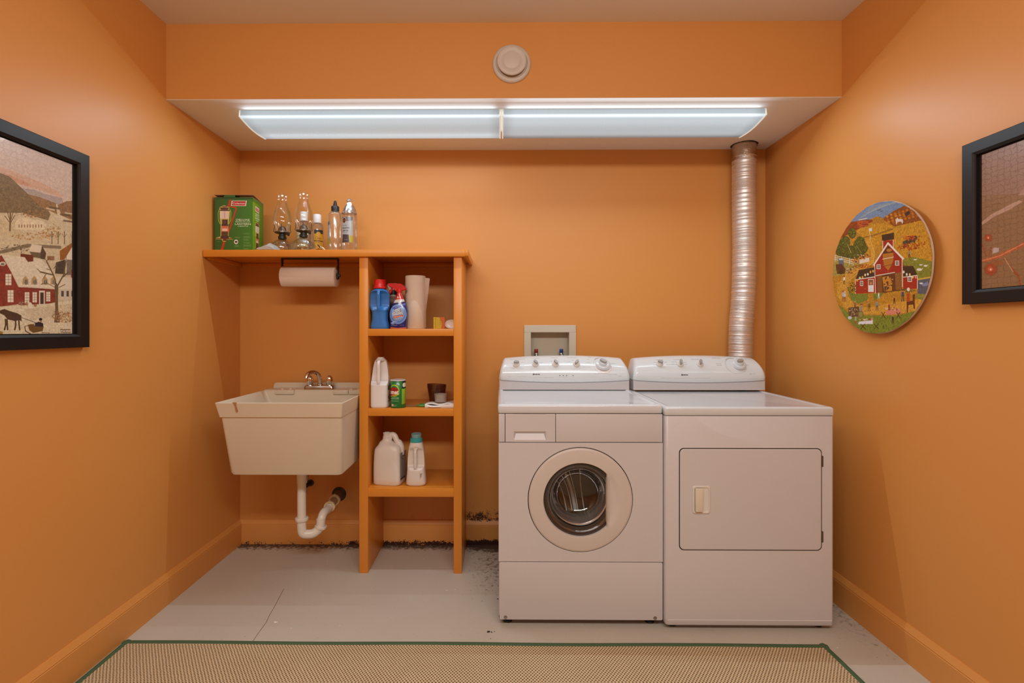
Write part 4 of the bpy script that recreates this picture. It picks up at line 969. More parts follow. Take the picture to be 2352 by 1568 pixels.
# orchard trees
for zx, zy, rx, ry in ((205, 600, 80, 100), (300, 640, 130, 70), (400, 580, 80, 90), (240, 530, 50, 60), (310, 440, 42, 55), (395, 530, 50, 55)):
    im.ell(zx, zy, rx, ry, hx('44501c'), noise=.05); im.spots(zx, zy, rx * .9, ry * .9, 70, .006, [hx('5f6d24'), hx('2f3a14'), hx('7a8430'), hx('6e7a2a')], .7)
im.line([(260, 560), (300, 650)], .005, hx('c8b070')); im.line([(355, 570), (400, 640)], .004, hx('b8a878'), .8); im.line([(310, 500), (310, 480)], .006, hx('4a3418'))
im.poly([(100, 670), (330, 740), (500, 770), (330, 860), (100, 900)], hx('a39444'), noise=.05)
# road
im.poly([(440, 510), (500, 500), (545, 640), (540, 740), (470, 800), (330, 870), (250, 960), (250, 1090), (330, 1190), (480, 1230), (700, 1180), (1150, 1120), (1060, 1250), (760, 1300), (420, 1300), (230, 1230), (150, 1100), (155, 980), (240, 870), (420, 780), (500, 720), (505, 620), (460, 560)], hx('cf9a3a'), noise=.05)
im.line([(505, 520), (548, 650), (535, 745), (400, 840), (262, 950), (262, 1090)], .006, hx('e6c070'), .8); im.line([(455, 545), (500, 640), (490, 730)], .006, hx('a86f24'), .8)
# fence, wagons
for dy in (0, 22, 42): im.line([(115, 672 + dy), (325, 722 + dy)], .0045, hx('e8e4d8'))
for zx in (130, 195, 280, 320): im.line([(zx, 672 + (zx - 115) * .24 - 8), (zx, 740 + (zx - 115) * .2)], .005, hx('e8e4d8'))
im.poly([(160, 705), (215, 708), (225, 820), (170, 800)], hx('5a6878')); im.rect(170, 725, 212, 705, hx('bcd0dc')); im.poly([(135, 770), (200, 765), (240, 820), (230, 870), (150, 870), (140, 820)], hx('54301c'), noise=.05); im.ell(190, 850, 22, 26, hx('3c2416'))
im.poly([(384, 722), (490, 696), (492, 738), (388, 765)], hx('e4d6c4')); im.spots(430, 685, 70, 26, 40, .007, [hx('b8401c'), hx('e0d8c8'), hx('2c2622'), hx('a37a34')]); im.spots(340, 730, 35, 40, 30, .007, [hx('26222a'), hx('a8402c'), hx('c8a070')]); im.spots(420, 790, 90, 22, 50, .007, [hx('9a4418'), hx('c06a22')])
im.spots(300, 830, 50, 40, 50, .006, [hx('8a3a1c'), hx('5d2c18'), hx('d8c8b0'), hx('b86428')])
# barn
def win(x, y, w, h):
    im.rect(x, y, x + w, y + h, hx('e9e2d6')); im.rect(x + w * .18, y + h * .15, x + w * .82, y + h * .85, hx('2e3136')); im.line([(x + w / 2, y), (x + w / 2, y + h)], .003, hx('e9e2d6')); im.line([(x, y + h / 2), (x + w, y + h / 2)], .003, hx('e9e2d6'))
im.poly([(622, 458), (752, 434), (752, 505), (626, 522)], hx('2b2320'), noise=.03); im.poly([(636, 520), (742, 512), (742, 600), (636, 620)], hx('9e1f1c')); im.line([(634, 520), (634, 610)], .006, hx('e6dccc')); im.line([(744, 512), (744, 600)], .006, hx('e6dccc'))
im.poly([(345, 930), (380, 830), (545, 800), (548, 900)], hx('2a2320'), noise=.03); im.poly([(345, 932), (548, 900), (550, 1070), (345, 1082)], hx('a3261a'), noise=.04); im.poly([(845, 790), (955, 786), (1000, 880), (850, 905)], hx('2a2320'), noise=.03); im.poly([(850, 905), (1000, 886), (1000, 1025), (850, 1035)], hx('a3221c'), noise=.03)
im.line([(345, 932), (548, 902)], .007, hx('e9e2d6')); im.line([(345, 930), (345, 1080)], .006, hx('e9e2d6')); im.line([(850, 905), (1000, 886), (1000, 1025)], .006, hx('e9e2d6'))
im.poly([(548, 770), (690, 545), (845, 715), (838, 1010), (690, 1060), (552, 1075)], hx('9c1c1c'), noise=.03)
im.line([(538, 778), (688, 545), (852, 714)], .014, hx('ece6dc')); im.line([(548, 775), (556, 1075)], .006, hx('ece6dc')); im.line([(838, 715), (840, 1010)], .006, hx('ece6dc'))
im.poly([(640, 640), (690, 575), (745, 640), (742, 690), (640, 705)], hx('4c2c1a')); im.poly([(632, 660), (745, 645), (745, 730), (720, 790), (690, 835), (650, 790), (636, 720)], hx('b5742a')); im.line([(630, 715), (748, 692)], .005, hx('e6dccc')); im.line([(640, 790), (740, 770)], .004, hx('7d3c1c')); im.ell(700, 620, 28, 18, hx('c88a3c'), .8)
win(568, 820, 42, -50); win(764, 782, 42, -52); win(392, 998, 34, -54); win(896, 954, 46, -56)
im.poly([(570, 890), (760, 862), (832, 850), (835, 1045), (650, 1070), (572, 1072)], hx('5c3218'), noise=.03); im.poly([(628, 905), (690, 890), (735, 960), (730, 1050), (650, 1060)], hx('c8862c')); im.poly([(762, 862), (830, 850), (832, 1040), (770, 1040)], hx('8a5a2c'), noise=.03); im.poly([(572, 890), (625, 885), (628, 1068), (576, 1072)], hx('7d5028')); im.line([(560, 890), (760, 855)], .006, hx('ece6dc'))
im.spots(690, 960, 50, 80, 40, .008, [hx('8a2c1c'), hx('3c2418'), hx('c8a070'), hx('2a2228')])
im.rect(478, 1062, 538, 925, hx('ece6dc')); im.rect(484, 990, 532, 932, hx('8a5430')); im.rect(484, 1058, 532, 995, hx('e6e6e6')); im.ell(508, 970, 12, 14, hx('c88a60'))
for i in range(7): im.ell(365 + i * 28 - 2, 938 - i * 16 - (8 if i % 2 else 0), 10, 14, random.choice([hx('e8d8a0'), hx('e8e4dc'), hx('e0a850')]))
for i in range(5): im.ell(855 + i * 32, 850 + i * 14 + (12 if i % 2 else 0), 10, 15, random.choice([hx('e8c880'), hx('e8e4dc'), hx('d88c8c')]))
im.rect(846, 790, 906, 748, hx('7a4424')); 
# right meadow, geese, pond
im.poly([(850, 715), (960, 690), (1160, 740), (1170, 900), (1005, 925), (1000, 880), (955, 786), (850, 780)], hx('7f8430'), noise=.05)
for zx, zy, r in ((1035, 775, 16), (1085, 785, 20), (1020, 825, 30), (975, 720, 16)): im.ell(zx, zy, r, r * .45, hx('e8e6de')); im.line([(zx + r * .8, zy), (zx + r * 1.3, zy - r * .6)], .004, hx('e8e6de'))
im.poly([(1003, 930), (1150, 905), (1130, 1060), (1090, 1085), (1003, 1078)], hx('4d5a6c'), noise=.04); im.poly([(1020, 965), (1060, 975), (1110, 950), (1120, 995), (1060, 1000)], hx('7c86b0')); im.ell(1040, 970, 20, 8, hx('e0e0e4'))
im.line([(1003, 930), (1150, 905)], .010, hx('d8b048'))
im.poly([(1003, 1078), (1130, 1090), (1060, 1150), (960, 1120)], hx('8a8a34'), noise=.05)
im.poly([(270, 1060), (345, 1085), (480, 1080), (470, 1150), (380, 1185), (300, 1150)], hx('6f8430'), noise=.05); im.poly([(530, 1080), (640, 1072), (600, 1130), (540, 1145)], hx('6f8430'), noise=.05); im.spots(310, 1030, 45, 65, 60, .006, [hx('3c4a1c'), hx('55642a'), hx('2c3618')], .8); im.spots(900, 1045, 70, 20, 40, .006, [hx('3c4a1c'), hx('55642a')])
im.poly([(170, 1200), (270, 1280), (430, 1310), (800, 1310), (1060, 1240), (1100, 1600), (150, 1600)], hx('74862c'), noise=.06); im.spots(640, 1420, 380, 80, 220, .005, [hx('5c6c20'), hx('8f9c3c'), hx('4a5a1c')], .6)
# people
def man(x, y, h, top, leg, hat=None):
    im.poly([(x - h * .12, y - h * .1), (x + h * .12, y - h * .1), (x + h * .16, y + h * .4), (x - h * .16, y + h * .4)], top); im.line([(x - h * .06, y + h * .35), (x - h * .12, y + h * .95)], .006, leg); im.line([(x + h * .06, y + h * .35), (x + h * .12, y + h * .95)], .006, leg)
    im.ell(x, y - h * .2, h * .09, h * .1, hx('c89070'))
    if hat: im.ell(x, y - h * .3, h * .15, h * .06, hat)
for x, y, h, t, l, hh in ((225, 915, 70, 'e8e4dc', '2a2430', '2a2024'), (215, 1080, 90, 'b8b8bc', '6d1f1c', '8a4a2c'), (232, 1085, 80, 'c8c8c8', '7d2420', 'e8e4dc'), (490, 1190, 78, '6b5a2c', '4c3c20', 'a87434'), (572, 1180, 80, '6f90a8', '2c3448', '8a6434'), (845, 1070, 95, '3c4460', '26283a', '2a2430'), (660, 1010, 66, '3c3038', '26202a', None), (915, 640, 60, '7c8490', '4a3a2a', '5c3a20'), (590, 1080, 50, 'dce0e4', 'dce0e4', None), (755, 1130, 60, '5c2418', '3c1c14', None), (405, 1220, 90, '8a8c88', '7a7c78', '5a4430'), (340, 1180, 70, '7d6a50', '4a3a28', 'a89070'), (740, 1330, 70, '3c342c', '2a2420', None), (640, 1400, 50, '6b8a44', '4a4a20', None), (345, 1345, 60, '9cb0b8', 'b83c2c', 'e8e4dc'), (520, 1345, 60, 'd8a090', 'c8b4a8', 'b8704c'), (700, 1200, 55, '9c2c24', '5c1c18', 'a87434')):
    man(x, y, h, hx(t), hx(l), hx(hh) if hh else None)
im.poly([(885, 1160), (970, 1150), (975, 1240), (960, 1240), (955, 1195), (905, 1200), (900, 1280), (888, 1280)], hx('5c2418')); im.poly([(950, 1090), (975, 1085), (972, 1170), (950, 1165)], hx('6b2a1c')); im.poly([(885, 1080), (918, 1070), (920, 1165), (888, 1165)], hx('b8401f')); im.ell(905, 1035, 16, 20, hx('e8e0d4'))
im.poly([(265, 1230), (380, 1215), (400, 1320), (275, 1330)], hx('5a4430'), noise=.06); im.ell(400, 1300, 30, 38, hx('7a6a50')); im.ell(400, 1300, 20, 26, hx('8f9048')); im.spots(320, 1270, 50, 45, 60, .006, [hx('3c2c1c'), hx('8a6a44'), hx('d8c8a8')], .8); im.ell(285, 1335, 22, 18, hx('c8ccd4'))
im.poly([(380, 1375), (530, 1362), (525, 1400), (372, 1405)], hx('e4e4ec')); im.spots(460, 1355, 70, 12, 24, .007, [hx('c8842c'), hx('e8e4d8'), hx('8a3a20')]); 
for x0 in (400, 540): im.line([(x0, 1400), (x0 + 50, 1455)], .006, hx('3c2c1c')); im.line([(x0 + 45, 1400), (x0, 1455)], .006, hx('3c2c1c'))
im.poly([(662, 1262), (820, 1238), (832, 1290), (668, 1305)], hx('d88470')); im.spots(740, 1240, 80, 16, 30, .007, [hx('e8d8c8'), hx('c89070'), hx('9c4430')])
for x0 in (620, 780): im.line([(x0, 1275), (x0 + 40, 1340)], .006, hx('4a2c1c')); im.line([(x0 + 36, 1275), (x0, 1335)], .006, hx('4a2c1c'))
im.line([(490, 395), (505, 505)], .005, hx('e8d8b8')); im.poly([(485, 390), (515, 385), (522, 415), (490, 420)], hx('d8e0e8'))
im.spots(600, 800, 520, 620, 500, .0022, [hx('ffe8b0'), hx('3c2c14'), hx('f0d890')], .35)
for p in ((690, 850), (640, 780), (900, 920), (450, 1030)): im.ell(*p, 3, 3, hx('f0e0d0'), .7)
M_BARN = img_mat('barn_print', im, .22, .6, jig=.6)
Lc3 = T.location.copy()
def disc(b):
    n = 96; rr = [RR - .0006 * (1 + math.sin(k * .8)) for k in range(n)]
    loft(b, [[(x, RC[0] + r * f * math.cos(2 * PI * k / n), RC[1] + r * f * math.sin(2 * PI * k / n)) for k, r in enumerate(rr)] for x, f in ((RW - .0205, 1), (RW - .0265, 1))])
part('wall_spacer', lambda b: box(b, RW - .0205, RC[0] - .06, RC[1] - .06, RW - .0005, RC[0] + .06, RC[1] + .06), mat('spacer_board', (.3, .2, .14), .8), smooth=False)
part('backing_board', disc, mat('pale_board_edge', (.62, .47, .36), .7), angle=30)
def pdisc(b):
    n = 96; rr = [RR - .001 - .0010 * (1 + math.sin(k * 1.7)) for k in range(n)]
    loft(b, [[(x, RC[0] + r * math.cos(2 * PI * k / n), RC[1] + r * math.sin(2 * PI * k / n)) for k, r in enumerate(rr)] for x in (RW - .0266, RW - .0286)])
part('jigsaw_face', pdisc, M_BARN, angle=30, uv=lambda co, f: ((RR - co.y) / (2 * RR), (co.z) / (2 * RR)))

# ------------------------------------------------------------------ things on the top board
ZT = 1.6225
def fproj(x0, x1, z0, z1, Lc):
    """front projection of a print on to a body (plain world x and z)"""
    return lambda co, f: ((co.x + Lc[0] - x0) / (x1 - x0), (co.z + Lc[2] - z0) / (z1 - z0))
T = thing('lantern_box', 'green cardboard lantern box with red stripe at the left end of the top board', 'box', (.108, -.215, ZT), math.radians(2.5))
bwd, bdp, bh = .193, .130, .283
fr = Img(300, 440, hx('2f6418'), 2)
def grad(im, c0, c1):
    for i in range(24):
        t = i / 23; im.rect(i / 24, 0, (i + 1) / 24, 1, tuple(np.array(c0) * (1 - t) + np.array(c1) * t))
grad(fr, hx('2b5a16'), hx('3a7a1c'))
fr.rect(0, .965, 1, 1, hx('24501a')); red = hx('cf2a18')
def U(zx, zy): return (zx - 115) / 840, 1 - (zy - 235) / 1165
fr.poly([U(*p) for p in ((440, 290), (480, 285), (455, 430), (560, 430), (600, 440), (610, 480), (440, 980), (345, 1200), (290, 1400), (235, 1400), (310, 1180), (420, 940), (575, 490), (575, 460), (440, 445), (410, 430))], red)
def lantern(im, U, s=1.0):
    o = hx('c9b45c'); m_ = hx('4a2c20')
    def e(x, y, rx, ry, c): a, b = U(x, y); a2, b2 = U(x + rx, y + ry); im.ell(a, b, abs(a2 - a), abs(b2 - b), c)
    def r(x0, y0, x1, y1, c): im.poly([U(x0, y0), U(x1, y0), U(x1, y1), U(x0, y1)], c)
    im.line([U(225, 490), U(195, 560), U(200, 720), U(235, 800)], .016, hx('a8c23c')); im.line([U(455, 490), U(480, 560), U(475, 720), U(430, 800)], .016, hx('a8c23c'))
    im.poly([U(*p) for p in ((225, 450), (330, 400), (445, 450), (430, 520), (460, 530), (440, 720), (420, 830), (430, 1080), (525, 1110), (520, 1135), (400, 1130), (360, 1180), (300, 1180), (270, 1130), (140, 1130), (150, 1095), (245, 1070), (250, 830), (230, 700), (225, 530))], o)
    r(240, 455, 430, 480, m_); r(255, 480, 415, 515, hx('6b4434')); r(225, 505, 450, 525, m_); e(340, 435, 60, 18, hx('8a6a4a'))
    r(242, 528, 432, 690, hx('e4cfc0')); r(330, 528, 348, 690, hx('c8a090')); r(242, 528, 262, 690, hx('f0e4dc'))
    r(285, 710, 405, 830, hx('3c2420')); e(335, 765, 40, 40, hx('5c4034')); r(270, 810, 415, 850, m_)
    r(270, 845, 412, 965, hx('d8705c')); r(285, 900, 400, 955, hx('f0c8b8')); r(265, 965, 415, 1080, hx('5a3c20')); r(250, 1060, 430, 1120, hx('4a2c20')); r(145, 1105, 520, 1122, hx('5c2c1c')); r(300, 1120, 390, 1165, hx('6b3424'))
lantern(fr, U)
def logo(im, x, y, w, h, slant=.25):
    for k, c in ((1.0, hx('e8dccb')), (.88, hx('b8222a'))):
        im.poly([(x + (-w * k / 2 + h * slant * (v) * .3), y + v * h * k / 2) if False else (x + q * w * k / 2 + v * h * .12, y + v * h * k / 2 * (1 if k == 1 else .9)) for q, v in ((-1, -1), (1, -1), (1, 1), (-1, 1))], c)
x, y = U(652, 362); logo(fr, x, y, .40, .098); fr.text('Coleman', x, y, .036, hx('f4ece4'), .33, .012, .18)
for t, zy, h, w in (('DELUXE', 712, .034, .36), ('PERFECTFLOW', 757, .019, .40), ('LANTERN', 802, .034, .42), ('2-MANTLE', 847, .019, .27)):
    x, y = U(742, zy); fr.text(t, x, y, h, hx('e8ecd8'), w, .014)
x, y = U(592, 1182); fr.ell(x, y, .055, .042, hx('e6e4d8')); fr.ell(x, y, .035, .018, hx('2c2c20'))
for zx, zy, n, w in ((550, 1080, 2, .16), (553, 1255, 3, .13), (750, 1000, 2, .18), (750, 1065, 3, .19), (750, 1125, 3, .15), (750, 1195, 2, .19), (750, 1245, 3, .21), (750, 1320, 2, .15), (750, 1370, 2, .19), (180, 1178, 1, .06), (140, 1352, 1, .10)):
    x, y = U(zx, zy)
    for k in range(n): fr.text('Instant lighting for camp'[:int(26 * (1 if k % 2 == 0 else .7))], x + w / 2, y - k * .013, .006, hx('cfd8a8'), w * (1 - .2 * (k % 2)), .01)
M_BF = img_mat('lantern_box_front', fr, .32, .2)
sd = Img(220, 440, hx('5f9a10'), 2); grad(sd, hx('6aa80f'), hx('3a7a12')); sd.rect(0, .93, 1, 1, hx('3d7418'))
sd.poly([(.22, .78), (.60, .76), (.62, .86), (.26, .88)], hx('e0c8b8')); sd.poly([(.26, .80), (.58, .785), (.59, .83), (.29, .85)], hx('b8383a')); sd.text('Coleman', .43, .82, .022, hx('f4ece4'), .28, .01)
for k, (w, h) in enumerate(((.36, .028), (.40, .018), (.42, .026), (.30, .018))): sd.text(('DELUXE', 'PERFECTFLOW', 'LANTERN', '2-MANTLE')[k], .43, .73 - k * .038, h, hx('e8ecd8'), w, .03)
lantern(sd, lambda zx, zy: (.12 + (zx - 140) / 640, .60 - (zy - 400) / 1400))
M_BS = img_mat('lantern_box_side', sd, .32, .2)
def bb(f): return lambda b: f(b)
def lpart(n, fn, m, parent=None, **k):         # part given in the thing's own frame
    bm = BM(); fn(bm); return mesh(n, bm, m, parent or T, **k)
M_CARD = mat('brown_cardboard', (.36, .22, .12), .8, var=.08)
hw, hd = bwd / 2, bdp / 2
def quad(b, P): b.faces.new([b.verts.new(p) for p in P])
lpart('carton', lambda b: box(b, -hw + .001, -hd + .001, 0, hw - .001, hd - .001, bh - .010), mat('green_carton', (.06, .16, .02), .4), smooth=False)
lpart('front_print', lambda b: box(b, -hw, -hd, 0, hw, -hd + .001, bh), M_BF, smooth=False, uv=lambda co, f: ((co.x + hw) / bwd, co.z / bh))
lpart('side_print', lambda b: box(b, hw - .001, -hd, 0, hw, hd, bh - .001), M_BS, smooth=False, uv=lambda co, f: ((co.y + hd) / bdp, co.z / bh))
lpart('side_print', lambda b: box(b, -hw, -hd, 0, -hw + .001, hd, bh - .001), M_BS, smooth=False, uv=lambda co, f: ((co.y + hd) / bdp, co.z / bh))
def flap(b, pts, th=.0015):
    A = [Vector(p) for p in pts]; n = (A[1] - A[0]).cross(A[2] - A[0]).normalized() * th
    loft(b, [A, [p + n for p in A]])
lpart('top_flap', lambda b: flap(b, [(-hw, hd, bh - .002), (hw, hd, bh - .002), (hw + .003, -hd + .004, bh + .015), (-hw - .002, -hd + .002, bh + .013)]), M_CARD, smooth=False)
lpart('side_flap', lambda b: flap(b, [(hw, -hd, bh), (hw, hd, bh), (hw - .07, hd - .01, bh + .004), (hw - .07, -hd + .01, bh + .004)]), M_CARD, smooth=False)
lpart('side_flap', lambda b: flap(b, [(-hw, -hd, bh), (-hw, hd, bh), (-hw + .07, hd - .01, bh + .003), (-hw + .07, -hd + .01, bh + .003)]), M_CARD, smooth=False)
lpart('tuck_tab', lambda b: flap(b, [(-.052, -hd - .0003, bh - .001), (.010, -hd - .0003, bh - .001), (.006, -hd + .004, bh + .0115), (-.046, -hd + .004, bh + .0105)]), mat('green_tab', (.04, .13, .03), .4), smooth=False)

# two oil lamps
def oil_lamp(u, vtop, y, label, s=1.0):
    global T
    p = at(u, 560, y); top = at(u, vtop, y).z; z0 = ZT + .0055; H = top - z0; k = H / .322
    T = thing('oil_lamp', label, 'lamp', (p.x, y, z0), group='hurricane lamps on the top board')
    def L(n, pr, m, seg=32, parent=None, **kk): return lpart(n, lambda b: lathe(b, [(r * k, h * k) for r, h in pr], seg), m, parent, **kk)
    L('oil_font', [(0, .002), (.045, .002), (.054, .006), (.0575, .022), (.0565, .040), (.050, .055), (.036, .068), (.022, .077), (.017, .086)], M_GLASS2)
    def facets(b):
        for i in range(14):
            a = 2 * PI * i / 14; c, s_ = math.cos(a), math.sin(a)
            tube(b, [(.058 * k * c, .058 * k * s_, .010 * k), (.0585 * k * math.cos(a + .12), .0585 * k * math.sin(a + .12), .026 * k), (.054 * k * c, .054 * k * s_, .044 * k)], .0035 * k, 6)
    lpart('pressed_ribs', facets, M_GLASS2)
    L('oil', [(0, .006), (.050, .006), (.053, .012), (.0545, .020), (0, .020)], glass_mat('lamp_oil' + str(u), (.80, .66, .36), .9, .3, .05, .05, .12))
    c = L('collar', [(.018, .078), (.021, .080), (.021, .092), (.017, .095), (.016, .106), (.020, .110)], M_BLACK)
    L('burner', [(.016, .104), (.034, .108), (.039, .112), (.039, .116), (.030, .118), (.022, .120), (.0215, .128), (.018, .138), (.010, .146), (.0, .148)], mat('burner_' + str(u), (.22, .19, .16), .3, .9))
    lpart('burner_dome', lambda b: lathe(b, [(r * k, h * k) for r, h in [(.0185, .122), (.0185, .130), (.015, .139), (.008, .145), (0, .146)]], 20, (0, 0, .0015)), M_STEEL)
    for a in (.3, .3 + PI / 2, .3 + PI, .3 + 1.5 * PI):
        c, s_ = math.cos(a), math.sin(a)
        lpart('prong', lambda b: tube(b, [(r * k * c, r * k * s_, h * k) for r, h in ((.037, .114), (.043, .118), (.040, .128), (.0385, .146), (.041, .154))], .0016, 6), M_BLACK)
    lpart('wick_knob', lambda b: (tube(b, [(.014 * k, -.008 * k, .100 * k), (.040 * k, -.020 * k, .098 * k)], .0015, 6), tube(b, [(.040 * k, -.020 * k, .098 * k), (.043 * k, -.0215 * k, .098 * k)], .007, 12)), M_BLACK)
    L('glass_chimney', [(.0345, .118), (.0345, .128), (.038, .142), (.0445, .165), (.0470, .185), (.0455, .203), (.0400, .225), (.0320, .247), (.0255, .267), (.0232, .285), (.0230, .305), (.0242, .320), (.0238, .322)], M_GLASS, 48)
    return k
oil_lamp(648.5, 444, -.175, 'clear glass oil lamp with tall chimney, the left one beside the green box')
oil_lamp(697.5, 440, -.235, 'clear glass oil lamp with tall chimney, the right one in front of the white-capped bottles')

def clear_bottle(u, vtop, y, w, label, cap, z0=ZT, name='bottle', group=None, shoulder=.74, neck=.28, nz=.86, m=None, **k):
    """round clear bottle; w is its width in photo pixels"""
    global T
    p = at(u, 560, y); sc = at(u + 50, 560, y).x - at(u - 50, 560, y).x; r = w / 2 * sc / 100; H = at(u, vtop, y).z - z0
    T = thing(name, label, 'bottle', (p.x, y, z0), group=group)
    pr = [(0, .004), (r * .6, .001), (r * .92, 0), (r, .008), (r, H * .30), (r * .985, H * .34), (r, H * .38), (r, H * shoulder)]
    for i in range(1, 9):
        t = i / 8; pr.append((r * (neck + (1 - neck) * math.cos(t * PI / 2) ** .8), H * (shoulder + (nz - shoulder) * math.sin(t * PI / 2) ** 1.1)))
    pr.append((r * neck, H * (nz + .02)))
    lpart('bottle_body', lambda b: lathe(b, pr, 36), m or M_PET)
    return r, H, H * nz
def wrap_label(n, r, H, a0, a1, z0, z1, m):
    """curved label from angle a0 to a1 (degrees, -90 faces the room), image left to right"""
    def f(b):
        N = 20; L_ = b.loops.layers.uv.new('UVMap')
        P = [[b.verts.new(((r + .0006) * math.cos(math.radians(a0 + (a1 - a0) * i / N)), (r + .0006) * math.sin(math.radians(a0 + (a1 - a0) * i / N)), z)) for i in range(N + 1)] for z in (z0, z1)]
        for i in range(N):
            q = b.faces.new((P[0][i], P[0][i + 1], P[1][i + 1], P[1][i]))
            for l, uv_ in zip(q.loops, ((i / N, 0), ((i + 1) / N, 0), ((i + 1) / N, 1), (i / N, 1))): l[L_].uv = uv_
    bm = BM(); f(bm); me = bpy.data.meshes.new(n); 
    for q in bm.faces: q.smooth = True
    bm.to_mesh(me); bm.free(); me.materials.append(m); o = bpy.data.objects.new(n, me); COL.objects.link(o); o.parent = T
    return o
# white-capped bottles behind the lamps
M_CAPW = mat('white_cap', (.86, .86, .86), .35)
def cap(r, z0, z1, m, n=26, ribs=True):
    def f(b):
        rings = []
        for z, q in ((z0, 1), (z1 - .002, 1), (z1, .93)):
            rings.append([((r + (.0006 if ribs and i % 2 else 0)) * q * math.cos(2 * PI * i / (2 * n)), (r + (.0006 if ribs and i % 2 else 0)) * q * math.sin(2 * PI * i / (2 * n)), z) for i in range(2 * n)])
        loft(b, rings)
    return lpart('cap', f, m, angle=50)
lb = Img(120, 160, hx('e2dcb0'), 2); lb.rect(0, .75, 1, 1, hx('eae8dc')); lb.text('LAMP OIL', .5, .6, .07, hx('8a8a50'), .8, .02); lb.text('CLEAR', .5, .42, .06, hx('8a8a50'), .5, .02)
r, H, nz_ = clear_bottle(698, 487, -.075, 30, 'clear bottle with white cap and pale yellow label, standing behind the right oil lamp', None, shoulder=.60, nz=.80, neck=.42)
cap(r * .56, nz_, H, M_CAPW); wrap_label('label', r, H, -150, -30, H * .22, H * .62, img_mat('pale_label', lb, .5))
am = Img(180, 260, hx('d8a02c'), 2); am.rect(0, .84, 1, 1, hx('2f3030')); am.ell(.45, .86, .22, .05, hx('d8a02c')); am.text('Clean', .45, .66, .12, hx('a8681c'), .62, .02, .15); am.rect(0, .52, 1, .555, hx('5c3a14')); am.text('LAMP OIL', .5, .47, .035, hx('8a5a1c'), .6, .02)
am.line([(.1, .35), (.4, .2), (.9, .1)], .02, hx('c0821c')); am.text('SMOKELESS', .5, .3, .04, hx('a8701c'), .6)
r, H, nz_ = clear_bottle(729, 493, -.105, 27, 'clear bottle with white cap and amber yellow label, right of the oil lamps', None, shoulder=.62, nz=.80, neck=.52)
cap(r * .62, nz_, H, M_CAPW); wrap_label('label', r, H, -100, -10, H * .05, H * .62, img_mat('amber_label', am, .45))
# paraffin bottles
pl = Img(260, 340, hx('a9b0b4'), 2)
pl.poly([(0, .78), (1, .86), (1, 1), (0, 1)], hx('6d7376')); pl.ell(.26, .86, .19, .12, hx('c8b8a8')); pl.ell(.26, .86, .155, .10, hx('4a1c14')); pl.line([(.2, .83), (.26, .90), (.33, .82)], .02, hx('b86a4a'))
pl.text('Pure Glow', .30, .665, .030, hx('303234'), .48, .01, .2); pl.text('PARAFFIN', .36, .56, .055, hx('202224'), .70, .02); pl.text('LAMP OIL', .34, .455, .055, hx('202224'), .62, .02); pl.text('SMOKELESS ODORLESS', .34, .38, .018, hx('404244'), .5)
pl.poly([(0, .0), (.72, .0), (.66, .30), (.05, .32)], hx('4a4048')); pl.poly([(.74, .0), (1, .0), (1, .26), (.68, .28)], hx('b0a828')); pl.text('32 FL OZ', .4, .1, .03, hx('c8c0c8'), .3)
M_PL = img_mat('paraffin_label', pl, .35, .2)
r, H, nz_ = clear_bottle(770, 461, -.17, 32, 'clear plastic lamp oil bottle with a black nozzle cap, its label turned left', None, shoulder=.70, nz=.80, neck=.42)
cap(r * .54, nz_, H * .895, M_BLACKP)
lpart('nozzle', lambda b: lathe(b, [(r * .30, H * .89), (r * .27, H * .93), (r * .17, H * .995), (r * .10, H), (0, H)], 16), M_BLACKP)
wrap_label('label', r, H, -210, -118, H * .18, H * .60, M_PL)
r, H, nz_ = clear_bottle(803, 458, -.19, 34, 'clear plastic lamp oil bottle with crumpled silver foil over its top, grey label facing out', None, shoulder=.66, nz=.90, neck=.30)
wrap_label('label', r, H, -140, -50, H * .20, H * .66, M_PL)
def foil(b):
    rings = []; n = 26
    for h, q in ((.735, .93), (.77, .86), (.82, .68), (.87, .50), (.91, .42), (.94, .30), (.965, .34), (1.0, .22)):
        rings.append([(r * q * (1.06 + random.uniform(-.10, .10)) * math.cos(2 * PI * i / n), r * q * (1.06 + random.uniform(-.10, .10)) * math.sin(2 * PI * i / n), H * (h + random.uniform(-.008, .012))) for i in range(n)])
    loft(b, rings, False, True)
lpart('foil_cover', foil, mat('crumpled_foil', (.80, .82, .84), .22, 1.0), angle=8)

# bits lying round the lamps
T = thing('woven_placemat', 'tan woven straw mat lying flat under the oil lamps', 'placemat', (.38, -.215, ZT))
def wm(b):
    n = 50; rows = []
    x0, x1 = at(603, 570, -.30).x, at(742, 570, -.30).x
    for i in range(n + 1):
        t = i / n; x = x0 + (x1 - x0) * t; up = .018 * max(0, (t - .72) / .28) ** 1.5 * (1 if t < .96 else .6) + .0008 * (i % 2)
        rows.append([(x, -.312 + .002 * math.sin(i), ZT + up), (x, -.314 + .002 * math.sin(i), ZT + .0042 + up), (x, -.13, ZT + .0042 + up * .3), (x, -.13, ZT + up * .3)])
    loft(b, rows)
part('straw_weave', wm, mat('straw', (.55, .36, .16), .85, bump=.8, bscale=220, var=.25, vscale=90), angle=20)
T = thing('plastic_bag', 'small crumpled clear plastic bag lying beside the green box', 'bag', (.26, -.27, ZT))
def bag(b):
    pts = [(598, 571), (596, 566), (606, 561), (618, 556), (628, 559), (634, 566), (636, 571)]
    rings = []
    for j in range(7):
        y = -.335 + .018 * j; f = math.sin(PI * (j + .6) / 7.4) ** .5
        rings.append([(at(u, v, -.30).x + random.uniform(-.002, .002), y + random.uniform(-.003, .003), ZT + .0046 + max(0, (571.5 - v)) * .0024 * f * random.uniform(.85, 1.1)) for u, v in pts])
    loft(b, rings)
part('bag_film', bag, glass_mat('bag_film', (.95, .94, .92), 1.0, .5, .2, .15, .38), angle=15)
